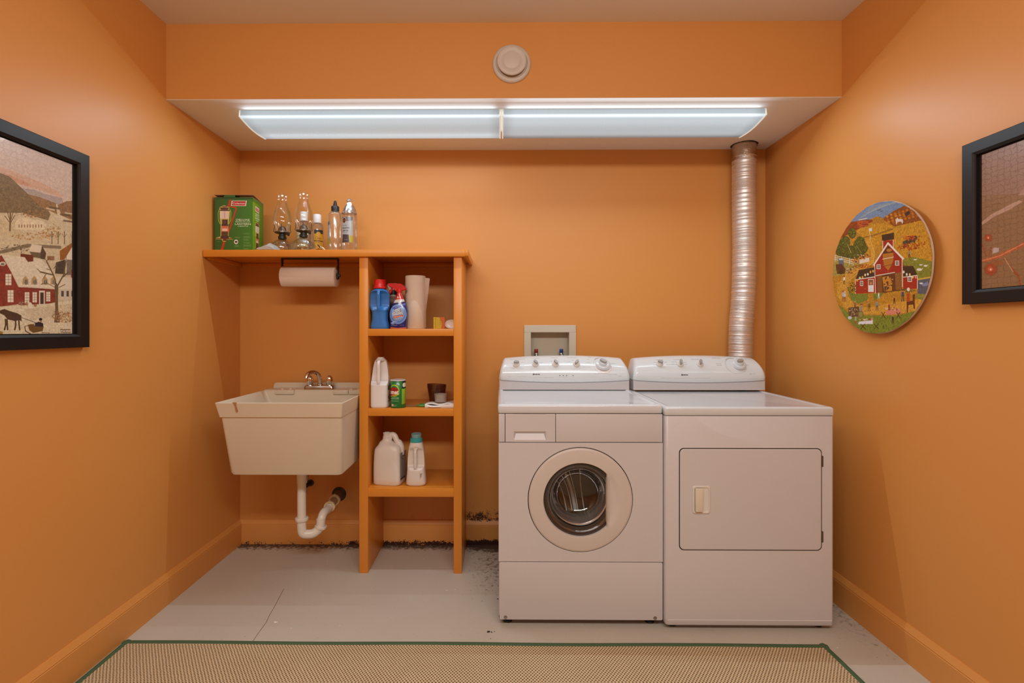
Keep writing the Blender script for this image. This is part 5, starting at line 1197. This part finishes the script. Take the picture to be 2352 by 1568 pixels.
T = thing('wick_packet', 'small paper packet with a black band leaning behind the straw mat', 'packet', (.53, -.25, ZT))
px_ = at(730, 570, -.30).x
def wick(b):
    for i in range(4): tube(b, smooth_path([(px_ - .012 + i * .004, -.24 - i * .01, ZT + .034 - i * .003), (px_ + .004 + i * .005, -.26 - i * .008, ZT + .022), (px_ + .018 + i * .006, -.27 - i * .008, ZT + .004)], 5), .003, 6)
part('paper_wicks', wick, mat('cream_paper', (.80, .66, .42), .7))
part('black_band', lambda b: tube(b, smooth_path([(px_ - .006, -.285, ZT + .036), (px_ + .008, -.298, ZT + .024), (px_ + .020, -.308, ZT + .005)], 5), .0028, 6), M_BLACK)

# ------------------------------------------------------------------ paper towel holder under the board
T = thing('paper_towel_holder', 'black iron paper towel holder screwed under the top board, above the sink', 'towel holder', (.47, -.21, 1.57))
hy = -.21; hl, hr = at(650, 592, hy).x, at(775, 592, hy).x; rz = at(700, 633, hy).z; zt = 1.5995
part('mount_bar', lambda b: box(b, hl - .005, hy - .013, zt - .006, hr + .006, hy + .013, zt, .001), M_BLACK)
def arm(b, x):
    s_ = -1 if x < .4 else 1
    loft(b, [[(x + o, hy + d, z) for o, d in ((-.0025, -w), (.0025, -w), (.0025, w), (-.0025, w))] for z, w in ((zt - .005, .011), (zt - .03, .009), (rz + .02, .008), (rz + .008, .012), (rz - .012, .013), (rz - .018, .006))])
part('arm', lambda b: arm(b, hl - .004), M_BLACK); part('arm', lambda b: arm(b, hr + .004), M_BLACK)
part('finial', lambda b: lathe(b, [(0, .012), (.006, .010), (.0095, .004), (.0095, 0), (.006, -.004)], 16, (hr + .007, hy, rz), 'X'), M_BLACK)
part('finial', lambda b: lathe(b, [(0, -.012), (.006, -.010), (.0095, -.004), (.0095, 0), (.006, .004)], 16, (hl - .007, hy, rz), 'X'), M_BLACK)
T = thing('paper_towel_roll', 'roll of white paper towel lying on the black holder above the sink', 'paper towel', (.47, -.21, 1.51), group=None)
rr = .0545
def roll(b): lathe(b, [(.019, hl + .001), (rr - .002, hl + .001), (rr, hl + .003), (rr, hr - .004), (rr - .002, hr - .002), (.019, hr - .002), (.019, hl + .001)], 56, (0, hy, rz - .004), 'X')
part('roll', roll, M_PAPER, angle=50)
part('core', lambda b: lathe(b, [(.0195, hl + .0005), (.0195, hr - .0015), (.0175, hr - .0015), (.0175, hl + .0005), (.0195, hl + .0005)], 24, (0, hy, rz - .004), 'X'), M_CARD)
part('loose_sheet', lambda b: loft(b, [[(x, hy + (rr + .0008 + .0006 * k) * math.cos(a), rz - .004 + (rr + .0008 + .0006 * k) * math.sin(a)) for x in (hl + .003, hr - .004)] for k, a in enumerate([PI * 1.05 + .14 * i for i in range(8)])], False, False, close=False), M_PAPER)

# ------------------------------------------------------------------ jugs, sprays and small things in the tower
def body(rows, m, n='bottle_body', ex=3.0, seg=44, parent=None, cap0=True, cap1=True, angle=45, **k):
    """rows: (z, rx, ry, cx, cy, exponent or None, front cut or None) in the thing's own frame"""
    return lpart(n, lambda b: loft(b, [sup(z, a, c, x, y, e or ex, seg, cut) for z, a, c, x, y, e, cut in rows], cap0, cap1), m, parent, angle=angle, **k)
def srows(R_, k=4):
    """smooth interpolation between given rows"""
    out = []; A = [np.array([r[0], r[1], r[2], r[3], r[4], r[5] or 3.0, 9 if r[6] is None else r[6]], float) for r in R_]
    for i in range(len(A) - 1):
        for j in range(k):
            t = j / k; q = A[i] * (1 - t) + A[i + 1] * t; p0, p1, p2, p3 = A[max(i - 1, 0)], A[i], A[i + 1], A[min(i + 2, len(A) - 1)]
            h = .5 * ((2 * p1) + (p2 - p0) * t + (2 * p0 - 5 * p1 + 4 * p2 - p3) * t * t + (3 * p1 - p0 - 3 * p2 + p3) * t ** 3)
            q[1:5] = h[1:5]; out.append(q)
    out.append(A[-1])
    return [(q[0], q[1], q[2], q[3], q[4], q[5], None if q[6] > 1 else q[6]) for q in out]
S1, S2, S3 = 1.2262, .8262, .4262
def place(u, y, z): return (at(u, 700, y).x, y, z)
def mpp(y): return (at(1000, 700, y).x - at(900, 700, y).x) / 100      # metres per photo pixel at that depth

# blue bottle
M_BLUE = mat('blue_bottle_plastic', (.035, .20, .58), .28, coat=.3); M_BLUE.node_tree.nodes['Principled BSDF'].inputs['Subsurface Weight'].default_value = .15
M_BLUE.node_tree.nodes['Principled BSDF'].inputs['Subsurface Radius'].default_value = (.01, .02, .04)
y = -.308; T = thing('detergent_bottle', 'blue bottle with moulded handle and red cap on the top shelf of the tower', 'bottle', (.8770, y, S1)); k = mpp(y)
body([(r_[0], r_[1] * .945, *r_[2:]) for r_ in srows([(0, .0480, .034, 0, 0, 2.6, None), (.006, .0500, .036, 0, 0, 2.6, None), (.020, .0485, .036, 0, 0, 2.6, None), (.045, .042, .036, 0, 0, 2.6, None), (.085, .0425, .036, 0, 0, 2.6, None), (.095, .048, .038, 0, 0, 2.6, .030), (.115, .052, .040, 0, 0, 2.6, .014), (.150, .0525, .040, 0, 0, 2.6, .012), (.178, .051, .040, 0, 0, 2.6, .016), (.190, .046, .038, 0, 0, 2.6, .030), (.198, .036, .032, 0, 0, 2.2, None), (.203, .028, .028, 0, 0, 2, None)], 4)], M_BLUE)
def hnd(b, z0, z1, w, d, zoff=.0):
    P_ = [(0, -.024, z0 - .012), (0, -d, z0 + .006), (0, -d, (z0 + z1) / 2), (0, -d, z1 - .010), (0, -.022, z1 + .006)]
    Q = smooth_path(P_, 6); n = len(Q)
    rings = []
    for i, p in enumerate(Q):
        t = i / (n - 1); ww = w * (1 + 1.6 * max(0, (.22 - t) / .22) ** 1.3 + 1.0 * max(0, (t - .82) / .18) ** 1.5)
        rings.append([(ww * math.cos(a), p.y + .008 * math.sin(a), p.z) for a in [2 * PI * j / 16 for j in range(16)]])
    loft(b, rings)
lpart('handle', lambda b: hnd(b, .094, .190, .0085, .036), M_BLUE)
cap(.0290, .203, .250, M_RED, 30); 
lpart('cap_skirt', lambda b: lathe(b, [(.029, .204), (.0335, .204), (.034, .207), (.033, .214), (.029, .217)], 32), M_RED)

# dark bottle with a barcode behind it
y = -.225; T = thing('detergent_bottle', 'dark blue bottle with a small white barcode label, half hidden behind the blue bottle', 'bottle', (.877, y, S1)); k = mpp(y)
MD = mat('navy_bottle', (.015, .012, .06), .3)
body(srows([(0, .046, .030, 0, 0, 3, None), (.01, .048, .032, 0, 0, 3, None), (.09, .047, .032, 0, 0, 3, None), (.13, .040, .030, 0, 0, 3, None), (.165, .018, .018, 0, 0, 2, None), (.18, .016, .016, 0, 0, 2, None)]), MD)
bc = Img(60, 80, (.86, .84, .82), 2)
for i in range(14): bc.rect(.15 + i * .05, .2, .15 + i * .05 + random.choice((.012, .025)), .85, (.1, .1, .1))
M_BC = img_mat('barcode', bc, .5)
lpart('label', lambda b: box(b, -.047, -.0345, .025, -.026, -.0325, .065), M_BC, smooth=False, uv=lambda co, f: ((co.x + .047) / .021, (co.z - .025) / .04))
cap(.018, .18, .20, mat('navy_cap', (.02, .02, .08), .35))

# white and black spray bottle behind
def spray_head(b, s, th=.011):
    """trigger head, nozzle to +x"""
    out = [(-.024, .018), (-.030, .030), (-.018, .040), (.020, .040), (.040, .031), (.047, .018), (.046, .010), (.020, .012), (.004, .010), (.012, -.004), (-.010, -.004), (-.012, .006), (-.018, .004)]
    prism(b, [(x * s, z * s) for x, z in out], -th, th, 'XZ')
y = -.155; T = thing('spray_bottle', 'white spray bottle with a black and cream trigger, behind the red trigger spray', 'spray bottle', place(903, y, S1))
body(srows([(0, .034, .024, 0, 0, 3, None), (.01, .036, .026, 0, 0, 3, None), (.11, .035, .026, 0, 0, 3, None), (.15, .030, .022, 0, 0, 2.6, None), (.175, .016, .015, 0, 0, 2, None), (.19, .013, .013, 0, 0, 2, None)]), mat('grey_bottle', (.60, .54, .48), .4))
wl = Img(90, 160, (.66, .60, .54), 2); wl.ell(.30, .55, .10, .05, (.1, .1, .12)); wl.rect(0, .86, 1, .90, (.15, .15, .15)); wl.rect(0, .25, 1, .32, (.12, .12, .2))
lpart('label', lambda b: box(b, -.030, -.0275, .03, .030, -.0262, .145), img_mat('grey_spray_label', wl, .5), smooth=False, uv=lambda co, f: ((co.x + .03) / .06, (co.z - .03) / .115))
lpart('collar', lambda b: lathe(b, [(.017, .185), (.019, .187), (.019, .207), (.014, .210), (0, .210)], 20), M_BLACKP)
def th2(b):
    spray_head(b, 1.0, .010); bmesh.ops.translate(b, vec=(0, 0, .205), verts=b.verts[:])
lpart('trigger_head', th2, mat('cream_trigger', (.62, .52, .44), .4), smooth=False)
lpart('trigger', lambda b: tube(b, [(.012, 0, .212), (.022, 0, .195), (.020, 0, .180)], .005, 8), M_BLACKP)

# stain remover spray
y = -.315; T = thing('spray_bottle', 'blue and white stain remover spray with a red trigger on the top shelf', 'spray bottle', place(915, y, S1)); k = mpp(y)
ox = Img(260, 520, hx('1c1f6a'), 2)
def OX(zx, zy): return (zx - 595) / 420, (1330 - zy) / 870
def oell(x, y_, rx, ry, c, al=1): a, b = OX(x, y_); ox.ell(a, b, rx / 420, ry / 870, c, al, n=40)
oell(800, 1000, 200, 225, hx('6f9ad8')); oell(795, 1000, 165, 190, hx('4f7cc4')); oell(800, 985, 150, 170, hx('8fb4e0'))
ox.poly([OX(*p) for p in ((650, 860), (960, 750), (990, 780), (720, 900))], hx('4a5cb0')); ox.poly([OX(*p) for p in ((620, 1200), (840, 1080), (880, 1110), (680, 1240))], hx('7a9ad8')); ox.line([OX(740, 850), OX(960, 760)], .02, hx('8a9ae0')); ox.line([OX(640, 1210), OX(720, 1160)], .025, hx('c8d8f0'))
x, y_ = OX(795, 915); ox.text('OXI', x + .012, y_ - .004, .082, hx('20203c'), .34, .03, .1, .12); ox.text('OXI', x, y_, .075, hx('f4f0e8'), .30, .03, .1, .12)
x, y_ = OX(795, 985); ox.text('CLEAN', x + .012, y_ - .004, .082, hx('20203c'), .58, .03, .1, .12); ox.text('CLEAN', x, y_, .075, hx('f4f0e8'), .56, .03, .1, .12)
ox.poly([OX(*p) for p in ((690, 1055), (915, 1015), (930, 1045), (700, 1095))], hx('d8482c')); x, y_ = OX(808, 1055); ox.text('MAXFORCE', x, y_, .022, hx('f8e8d0'), .44, .02, 0, .12)
ox.poly([OX(*p) for p in ((660, 1110), (930, 1060), (800, 1145))], hx('9ab4d0'), .7); ox.line([OX(680, 1105), OX(800, 1140), OX(910, 1090)], .01, hx('304080'))
x, y_ = OX(710, 1250); ox.text('STAIN REMOVER', x, y_, .016, hx('c8ccf0'), .36, .01); x, y_ = OX(895, 1250); ox.text('12 FL OZ', x, y_, .014, hx('c8ccf0'), .2, .01)
ox.poly([OX(*p) for p in ((595, 1330), (595, 1290), (800, 1310), (1015, 1290), (1015, 1330))], hx('c86a5a'))
ox.poly([OX(*p) for p in ((595, 745), (700, 745), (900, 720), (1015, 690), (1015, 460), (595, 460))], hx('d8d4d0')); ox.text('STAIN FIGHTER', .50, .72, .012, hx('6a6a80'), .3, .01, 0, .1)
ox.poly([OX(*p) for p in ((595, 680), (730, 672), (900, 660), (1015, 630), (1015, 460), (595, 460))], hx('c81c1c')); x, y_ = OX(812, 615); ox.text('5-1', x, y_, .046, hx('f8e8e0'), .20, .03); ox.text('IN ONE', x, y_ - .045, .016, hx('f0a040'), .2, .02)
rows = [(0, .0425, .022, 0, 0, 3, None), (.004, .0440, .023, 0, 0, 3, None), (.030, .0455, .024, .0, 0, 3, None), (.065, .0495, .025, .001, 0, 3, None), (.090, .0470, .025, .003, 0, 3, None), (.112, .0370, .022, .005, 0, 2.8, None), (.130, .0280, .019, .006, 0, 2.5, None), (.148, .0205, .017, .007, 0, 2.2, None), (.163, .0160, .015, .006, 0, 2, None), (.180, .0120, .012, .005, 0, 2, None)]
hz = rows[-1][0]; Wd = .1; 
lo_x, hi_x = -.045, .0525
scz = (at(914, 676, y).z - S1) / .163
rows = [(r_[0] * scz, r_[1] * .93, *r_[2:]) for r_ in rows]; lo_x *= .93; hi_x *= .93
body(srows(rows), img_mat('stain_spray_print', ox, .25, .4), uv=lambda co, f: ((co.x - lo_x) / (hi_x - lo_x), co.z / (.181 * scz)))
zc0 = .172 * scz
lpart('collar', lambda b: lathe(b, [(.0135, zc0), (.0155, zc0 + .002), (.0150, zc0 + .018), (.012, zc0 + .020), (0, zc0 + .020)], 20, (.005, 0, 0)), M_RED)
def th(b):
    s_ = .96
    def q(u, v): p = at(u, v, y); return (p.x - T.location.x, p.z - S1)
    o = [q(*p) for p in ((889.5, 653), (895, 650.5), (922, 651.5), (928, 656), (932, 661), (932.5, 665.5), (922, 666.5), (919, 669), (908, 668), (905, 663), (903, 660), (896, 660))]
    prism(b, o, -.0095, .0095, 'XZ')
    es = [e for e in b.edges]; bmesh.ops.bevel(b, geom=es, offset=.0022, segments=2, affect='EDGES')
lpart('trigger_head', th, M_RED, angle=50)
def q2(u, v): p = at(u, v, y); return (p.x - T.location.x, 0, p.z - S1)
lpart('trigger', lambda b: tube(b, smooth_path([q2(901, 659), q2(900, 664), q2(897.5, 669), q2(895.5, 673.5)], 4), [.0052] * 12 + [.004], 8), M_RED)
lpart('nozzle', lambda b: tube(b, [q2(930, 663.3), q2(934, 663.5)], .0062, 12), M_RED)

# standing roll of paper towel
y = -.255; T = thing('paper_towel_roll', 'roll of white paper towel standing upright on the top shelf of the tower', 'paper towel', place(954.5, y, S1))
R_ = 23.2 * mpp(y); Hh = at(955, 634, y).z - S1
lpart('roll', lambda b: lathe(b, [(.020, 0), (R_ - .002, 0), (R_, .002), (R_, Hh - .002), (R_ - .002, Hh), (.020, Hh), (.020, 0)], 56), M_PAPER, angle=50)
lpart('core', lambda b: lathe(b, [(.0205, .0005), (.0205, Hh - .0005), (.0185, Hh - .0005), (.0185, .0005), (.0205, .0005)], 24), M_CARD)
def sheet(b):
    rings = []
    for j in range(13):
        z = Hh * (.02 + .96 * j / 12); t = max(0, (j / 12 - .35)) / .65; ext = .002 + .019 * t
        rings.append([(R_ * .80 * 1.0, -R_ * .60 - .0006, z - .004 * t), (R_ * .98, -R_ * .25, z - .004 * t), (R_ + ext * .5, -R_ * .05, z - .005 * t), (R_ + ext, R_ * .1, z - .006 * t), (R_ + ext - .0008, R_ * .1 + .0004, z - .006 * t), (R_ + ext * .5 - .0008, -R_ * .05 + .0006, z - .005 * t), (R_ * .97, -R_ * .24, z - .004 * t), (R_ * .79, -R_ * .59, z - .004 * t)])
    loft(b, rings)
lpart('loose_sheet', sheet, M_PAPER, angle=60)

# small yellow box and white oval tub
y = -.30; T = thing('small_carton', 'small yellow and orange carton on the top shelf, right of the paper towel', 'box', place(1009, y, S1), math.radians(3)); k = mpp(y)
sb = Img(160, 130, hx('c8a818'), 2); sb.poly([(.5, 1), (.75, .5), (.68, 0), (1, 0), (1, 1)], hx('c8601c'))
for i in range(5): sb.ell(.18, .85 - i * .17, .035, .03, hx('6a3a10'))
for i in range(14): sb.ell(.55 + .05 * (i % 5), .78 - .16 * (i // 5) - .05, .016, .035, hx('8a5a18'))
M_SB = img_mat('yellow_carton_print', sb, .45)
w2 = 13 * k; hh = at(1009, 728.5, y).z - S1
lpart('carton', lambda b: box(b, -w2, -.012, 0, w2, .014, hh, .0006, 1), M_SB, smooth=False, uv=lambda co, f: ((co.x + w2) / (2 * w2), co.z / hh))
y = -.285; p = at(1038, 744, y); T = thing('soap_dish', 'white oval plastic lid standing on edge at the right of the top shelf', 'lid', (p.x, y, S1)); k = mpp(y)
hz = (at(1038, 734, y).z - S1) / 2
def oval(b):
    rings = [[(17 * k * f * math.cos(a), d, hz + hz * f * math.sin(a)) for a in [2 * PI * i / 40 for i in range(40)]] for d, f in ((.012, .90), (.0, 1.0), (-.004, 1.0), (-.006, .95), (-.004, .88), (-.003, .80), (-.005, .74), (-.003, .66), (-.0025, .3))]
    loft(b, rings)
lpart('lid', oval, mat('white_lid_plastic', (.80, .74, .68), .35))

# --- middle shelf
y = -.285; T = thing('bleach_jug', 'white bleach jug with red cap and moulded handle on the middle shelf', 'jug', (.8745, y, S2), math.radians(0)); k = mpp(y)
M_JUG = mat('milky_jug_plastic', (.82, .80, .80), .36, var=.02); M_JUG.node_tree.nodes['Principled BSDF'].inputs['Subsurface Weight'].default_value = .1
H = at(870, 821, y).z - S2; q = H / .268
body(srows([(0, .0425, .050, 0, 0, 4, None), (.005, .0455, .053, 0, 0, 4, None), (.03, .0460, .053, 0, 0, 4, None), (.105, .0455, .053, 0, 0, 4, None), (.118, .0450, .053, 0, 0, 4, .044), (.135, .0440, .052, 0, .001, 3.4, .020), (.17, .0405, .050, 0, .002, 3, .012), (.205, .0360, .046, 0, .003, 2.8, .010), (.235, .0290, .038, 0, .004, 2.5, .012), (.248, .0190, .026, 0, .004, 2.2, None), (.254, .016, .018, 0, .002, 2, None)], 4), M_JUG)
lpart('handle', lambda b: hnd(b, .120, .238, .0085, .047), M_JUG)
cap(.0175, H - .016, H, M_RED)
lb2 = Img(60, 200, hx('b8a890'), 2); [lb2.ell(random.random(), random.random(), .2, .05, random.choice([hx('2c1c1c'), hx('7a2c2c'), hx('5a4a2c')])) for _ in range(24)]; lb2.rect(0, 0, 1, .05, hx('3c2c20'))
lpart('label', lambda b: box(b, .0462, -.036, .030, .0468, .036, .118), img_mat('bleach_side_label', lb2, .5), smooth=False, uv=lambda co, f: ((co.y + .036) / .072, (co.z - .03) / .088))

y = -.30; T = thing('cleanser_can', 'green cleanser powder can with a red and white label on the middle shelf', 'can', place(914.5, y, S2)); k = mpp(y)
H = at(914, 871, y).z - S2; r = 17.3 * k
cm = Img(300, 560, hx('0f7a38'), 2)
def CU(zx, zy): return (zx - 612) / 368, (1360 - zy) / 700
cm.poly([CU(*p) for p in ((615, 690), (680, 690), (680, 1350), (615, 1350))], hx('18904a'), .6)
x, y_ = CU(740, 925); cm.ell(x, y_, .33, .22, hx('a8c82c')); cm.ell(x - .02, y_ - .01, .29, .185, hx('0f7a38')); 
cm.poly([CU(*p) for p in ((630, 880), (700, 840), (790, 845), (840, 900), (840, 1010), (790, 1050), (612, 1090), (612, 900))], hx('9c1a1c')); cm.poly([CU(*p) for p in ((612, 1090), (850, 1030), (860, 1010), (860, 980), (612, 1070))], hx('c8c82c'), .8)
x, y_ = CU(728, 968); cm.text('omet', x - .02, y_, .155, hx('f4ece4'), .66, .04)
for i, (zy, t, w, h) in enumerate(((1105, 'SCRATCH FREE', .45, .028), (1130, 'DISINFECTING CLEANSER', .60, .022), (1183, 'WITH BLEACH', .55, .02), (1285, 'NET WT 21 OZ', .35, .02), (1310, '(595g)', .2, .018))):
    x, y_ = CU(740, zy); cm.text(t, x + (.06 if i < 1 else 0), y_, h, hx('e4f0e4'), w, .02)
x, y_ = CU(690, 1290); cm.rect(x - .07, y_ - .04, x + .07, y_ + .04, hx('d8e0c8')); 
cm.poly([CU(*p) for p in ((920, 690), (980, 680), (980, 880), (920, 880))], hx('10341c')); x, y_ = CU(960, 790); cm.ell(x, y_, .09, .08, hx('d8e0c8'))
cm.poly([CU(*p) for p in ((915, 890), (980, 880), (980, 1260), (912, 1270))], hx('9cc83c')); 
for i in range(9): x, y_ = CU(950, 920 + i * 36); cm.text('kitchen bath', x, y_, .012, hx('184a20'), .16, .01)
Ly = T.location
lpart('can_body', lambda b: lathe(b, [(0, .001), (r - .002, .001), (r, .003), (r, H - .004), (r - .001, H - .003)], 44), img_mat('cleanser_print', cm, .3, .3), uv=lambda co, f: (.5 + co.x / (2 * r), co.z / H), angle=50)
lpart('can_lid', lambda b: lathe(b, [(r - .001, H - .005), (r + .0012, H - .005), (r + .0014, H - .001), (r, H), (r - .003, H), (r - .004, H - .002), (0, H - .0025)], 44), mat('pale_can_lid', (.72, .70, .66), .4))

# scissors, folded cloth, cups
y = -.20; p0 = on_z(962, 931, S2 + .004); T = thing('scissors', 'small scissors with green plastic handles lying on the middle shelf', 'scissors', (p0.x, p0.y, S2))
MG = mat('green_handle', (.08, .30, .06), .4)
def ringh(b, cx, cy, rx, ry, rot):
    P_ = [(cx + rx * math.cos(a) * math.cos(rot) - ry * math.sin(a) * math.sin(rot), cy + rx * math.cos(a) * math.sin(rot) + ry * math.sin(a) * math.cos(rot), .0065) for a in [2 * PI * i / 20 for i in range(21)]]
    tube(b, P_, .0042, 8)
lpart('handle_loop', lambda b: ringh(b, .020, -.010, .026, .012, .08), MG); lpart('handle_loop', lambda b: ringh(b, .028, .022, .026, .013, .30), MG)
lpart('blade', lambda b: box(b, -.090, -.010, .004, -.004, -.001, .0055, M=Matrix.Rotation(.05, 4, 'Z')), M_STEEL, smooth=False)
lpart('blade', lambda b: box(b, -.090, -.004, .0058, -.002, .006, .0072, M=Matrix.Rotation(.12, 4, 'Z')), M_STEEL, smooth=False)
T = thing('folded_cloth', 'folded white cloth on the middle shelf under the clear cup', 'cloth', (1.19, -.27, S2))
def cloth(b):
    x0, x1 = at(976, 930, -.33).x, 1.2545; n = 26; rows = []
    for i in range(n + 1):
        t = i / n; x = x0 + (x1 - x0) * t
        h = .0145 - .006 * math.sin(PI * min(1, t * 1.6)) + .004 * t + (.006 * (1 - t * 5) if t < .2 else 0)
        rows.append([(x, -.330 + .002 * math.sin(t * 9), S2 + .0005), (x - .0005, -.334 + .002 * math.sin(t * 9), S2 + h * .5), (x, -.330 + .002 * math.sin(t * 9), S2 + h), (x, -.28, S2 + h * .9), (x + .001, -.22, S2 + h * .8 + .022 * max(0, t - .6)), (x, -.19, S2 + h * .5 + .03 * max(0, t - .55)), (x, -.185, S2 + .0005)])
    loft(b, rows)
part('cloth', cloth, M_CLOTH, angle=60)
part('fold', lambda b: loft(b, [[(at(978, 930, -.33).x + (1.2525 - at(978, 930, -.33).x) * i / 20, y2, S2 + z + .003 * math.sin(i * .5)) for y2, z in ((-.322, .0165), (-.32, .0185), (-.24, .0175), (-.235, .015))] for i in range(21)]), M_CLOTH, angle=60)
y = -.265; T = thing('measuring_cup', 'small clear plastic cup standing on the folded white cloth', 'cup', (at(1012, 918, y).x, y, S2 + .0215))
H = at(1012, 904, y).z - S2 - .0215; r = 14.3 * mpp(y)
lpart('cup', lambda b: lathe(b, [(0, .001), (r * .90, .001), (r * .93, .004), (r * .97, H * .7), (r, H - .004), (r * 1.04, H - .003), (r * 1.04, H), (r * .98, H), (r * .94, H * .7), (r * .90, .005), (0, .005)], 36), glass_mat('hazy_plastic', (.92, .90, .86), .9, .4, .15, .08, .22))
y = -.135; T = thing('glass_tumbler', 'dark amber pressed-glass tumbler at the back right of the middle shelf', 'tumbler', (at(1003, 905, y).x, y, S2))
H = at(1000, 882, y).z - S2; M_AMB = glass_mat('amber_glass', (.52, .20, .11), .8, .3, .1, .08, .12)
def tumb(b):
    n = 36; rings = []
    for z, r_ in ((.001, .036), (.004, .038), (H * .3, .041), (H * .6, .046), (H * .85, .050), (H, .052), (H, .0495), (H * .5, .042), (.008, .034)):
        rings.append([(r_ * (1 + (.03 if i % 3 == 0 and .01 < z < H * .9 else 0)) * math.cos(2 * PI * i / n), r_ * (1 + (.03 if i % 3 == 0 and .01 < z < H * .9 else 0)) * math.sin(2 * PI * i / n), z * (1 if z < H * .95 else 1 + .03 * math.cos(2 * PI * i / n + 2.6))) for i in range(n)])
    loft(b, rings)
lpart('tumbler', tumb, M_AMB, angle=20)
lpart('inner_rim', lambda b: lathe(b, [(.030, H * .72), (.0335, H * .98), (.0315, H * .98), (.028, H * .72)], 24, (-.002, 0, 0)), glass_mat('pale_amber', (.75, .40, .18), .9, .3, .1, .08, .15))

# --- lower shelf
M_JUG2 = mat('cream_jug_plastic', (.76, .71, .65), .36, var=.02)
y = -.255; T = thing('detergent_jug', 'large off-white jug without its cap, seen from the side, on the lower shelf', 'jug', (.9135, y, S3), math.radians(-10)); k = mpp(-.28)
H = at(885, 1005, -.27).z - S3; hwx = 33 * k; ncx = -.014
body(srows([(0, hwx - .006, .052, 0, 0, 5, None), (.006, hwx, .056, 0, 0, 5, None), (.10, hwx, .056, 0, 0, 5, None), (.150, hwx - .002, .056, 0, 0, 4.5, None), (.180, hwx * .94, .054, .000, 0, 3.6, None), (.200, hwx * .78, .046, .002, 0, 2.8, None), (.212, hwx * .50, .034, ncx, 0, 2.2, None), (.222, .025, .024, ncx, 0, 2, None), (.236, .021, .021, ncx, 0, 2, None)], 4), M_JUG2)
lpart('neck', lambda b: lathe(b, [(.020, .232), (.0215, .234), (.0215, .240), (.019, .241), (.0195, .256), (.021, .258), (.0195, .260), (.0165, .260), (.0165, .238)], 30, (ncx, 0, 0)), M_JUG2)
lpart('handle', lambda b: tube(b, smooth_path([(ncx + .008, .0, .215), (ncx + .022, .004, .246), (ncx + .040, .004, .244), (hwx * .52, .002, .222), (hwx * .80, .002, .190), (hwx * .80, .0, .15)], 6), [.015] * 8 + [.0145] * 12 + [.019] * 14, 16), M_JUG2)
lbl = Img(110, 240, hx('8f9298'), 2)
for i in range(22): lbl.text(random.choice(['ADVANCED FORMULA', 'SAFE FOR ALL', 'USE ONE CAP', 'BIO', 'DIRECTIONS']), random.uniform(.4, .6), .95 - i * .04, .012, hx('3a3438'), random.uniform(.4, .8), .02)
lbl.rect(.05, .03, .8, .075, (.03, .03, .03)); lbl.ell(.5, .8, .25, .07, hx('5a4a34')); lbl.ell(.5, .8, .14, .04, hx('a8a09a'))
lpart('side_label', lambda b: box(b, hwx + .0005, -.040, .025, hwx + .0012, .040, .165), img_mat('jug_side_label', lbl, .4), smooth=False, uv=lambda co, f: ((co.y + .04) / .08, (co.z - .025) / .14))
y = -.17; T = thing('jug_cap', 'cream spout cap with a dark opening lying on the shoulder behind the open jug', 'cap', (at(898, 1000, y).x, y, at(898, 1003, y).z), 0)
def capy(b): 
    prism(b, rrect(-.021, -.010, .021, .018, .007, 4), -.012, .012, 'XZ')
lpart('cap_shell', capy, M_JUG2, angle=50)
lpart('cap_hole', lambda b: lathe(b, [(0, -.0128), (.0085, -.0128), (.0095, -.0122)], 20, (-.003, 0, .007), 'Y'), M_GAP)
lpart('strap', lambda b: tube(b, smooth_path([(.010, -.004, -.004), (.022, -.006, -.020), (.030, -.008, -.042)], 5), .0075, 10), M_JUG2)

y = -.285; T = thing('detergent_bottle', 'tall white bottle with a teal cap and moulded handle on the lower shelf', 'bottle', place(956.5, y, S3), math.radians(0)); k = mpp(y)
H = at(956, 996, y).z - S3; q = H / .274
body(srows([(0, .042, .030, 0, 0, 3, None), (.006, .0500, .036, 0, 0, 3, None), (.030, .0500, .038, 0, 0, 3, None), (.060, .0475, .038, 0, 0, 3, None), (.085, .0460, .038, 0, 0, 3, .036), (.10, .0450, .037, 0, 0, 3, .018), (.14, .0430, .036, 0, 0, 3, .014), (.180, .0400, .034, 0, 0, 2.8, .017), (.195, .0375, .033, 0, 0, 2.6, .030), (.215, .032, .030, 0, 0, 2.4, None), (.222, .028, .028, 0, 0, 2, None)], 4), M_JUG2)
lpart('handle', lambda b: hnd(b, .092, .186, .0075, .034), M_JUG2)
MT = mat('teal_plastic', (.04, .38, .42), .3)
lpart('cap_ring', lambda b: lathe(b, [(.028, .220), (.0310, .220), (.0318, .224), (.0305, .238), (.026, .241)], 36), MT)
lpart('dosing_cap', lambda b: loft(b, [[((r_ + (.0012 if i % 3 == 0 else 0)) * math.cos(2 * PI * i / 48), (r_ + (.0012 if i % 3 == 0 else 0)) * math.sin(2 * PI * i / 48), z) for i in range(48)] for z, r_ in ((.238, .0240), (.262, .0255), (H - .004, .0245), (H - .001, .021), (H, .012))]), mat('hazy_teal_cap', (.18, .36, .38), .25, coat=.3), angle=60)
bl = Img(90, 110, hx('cfc6bc'), 2)
for i in range(16): bl.rect(.15 + i * .045, .25, .15 + i * .045 + random.choice((.012, .024)), .9, (.25, .2, .22))
lpart('barcode_label', lambda b: loft(b, [[(.022 + .0205 * t, -.0372 + .013 * t * t, z) for t in (0, .33, .66, 1)] for z in (.040, .068)], False, False, close=False), img_mat('barcode_small', bl, .5), uv=lambda co, f: ((co.x - .022) / .0205, (co.z - .04) / .028))
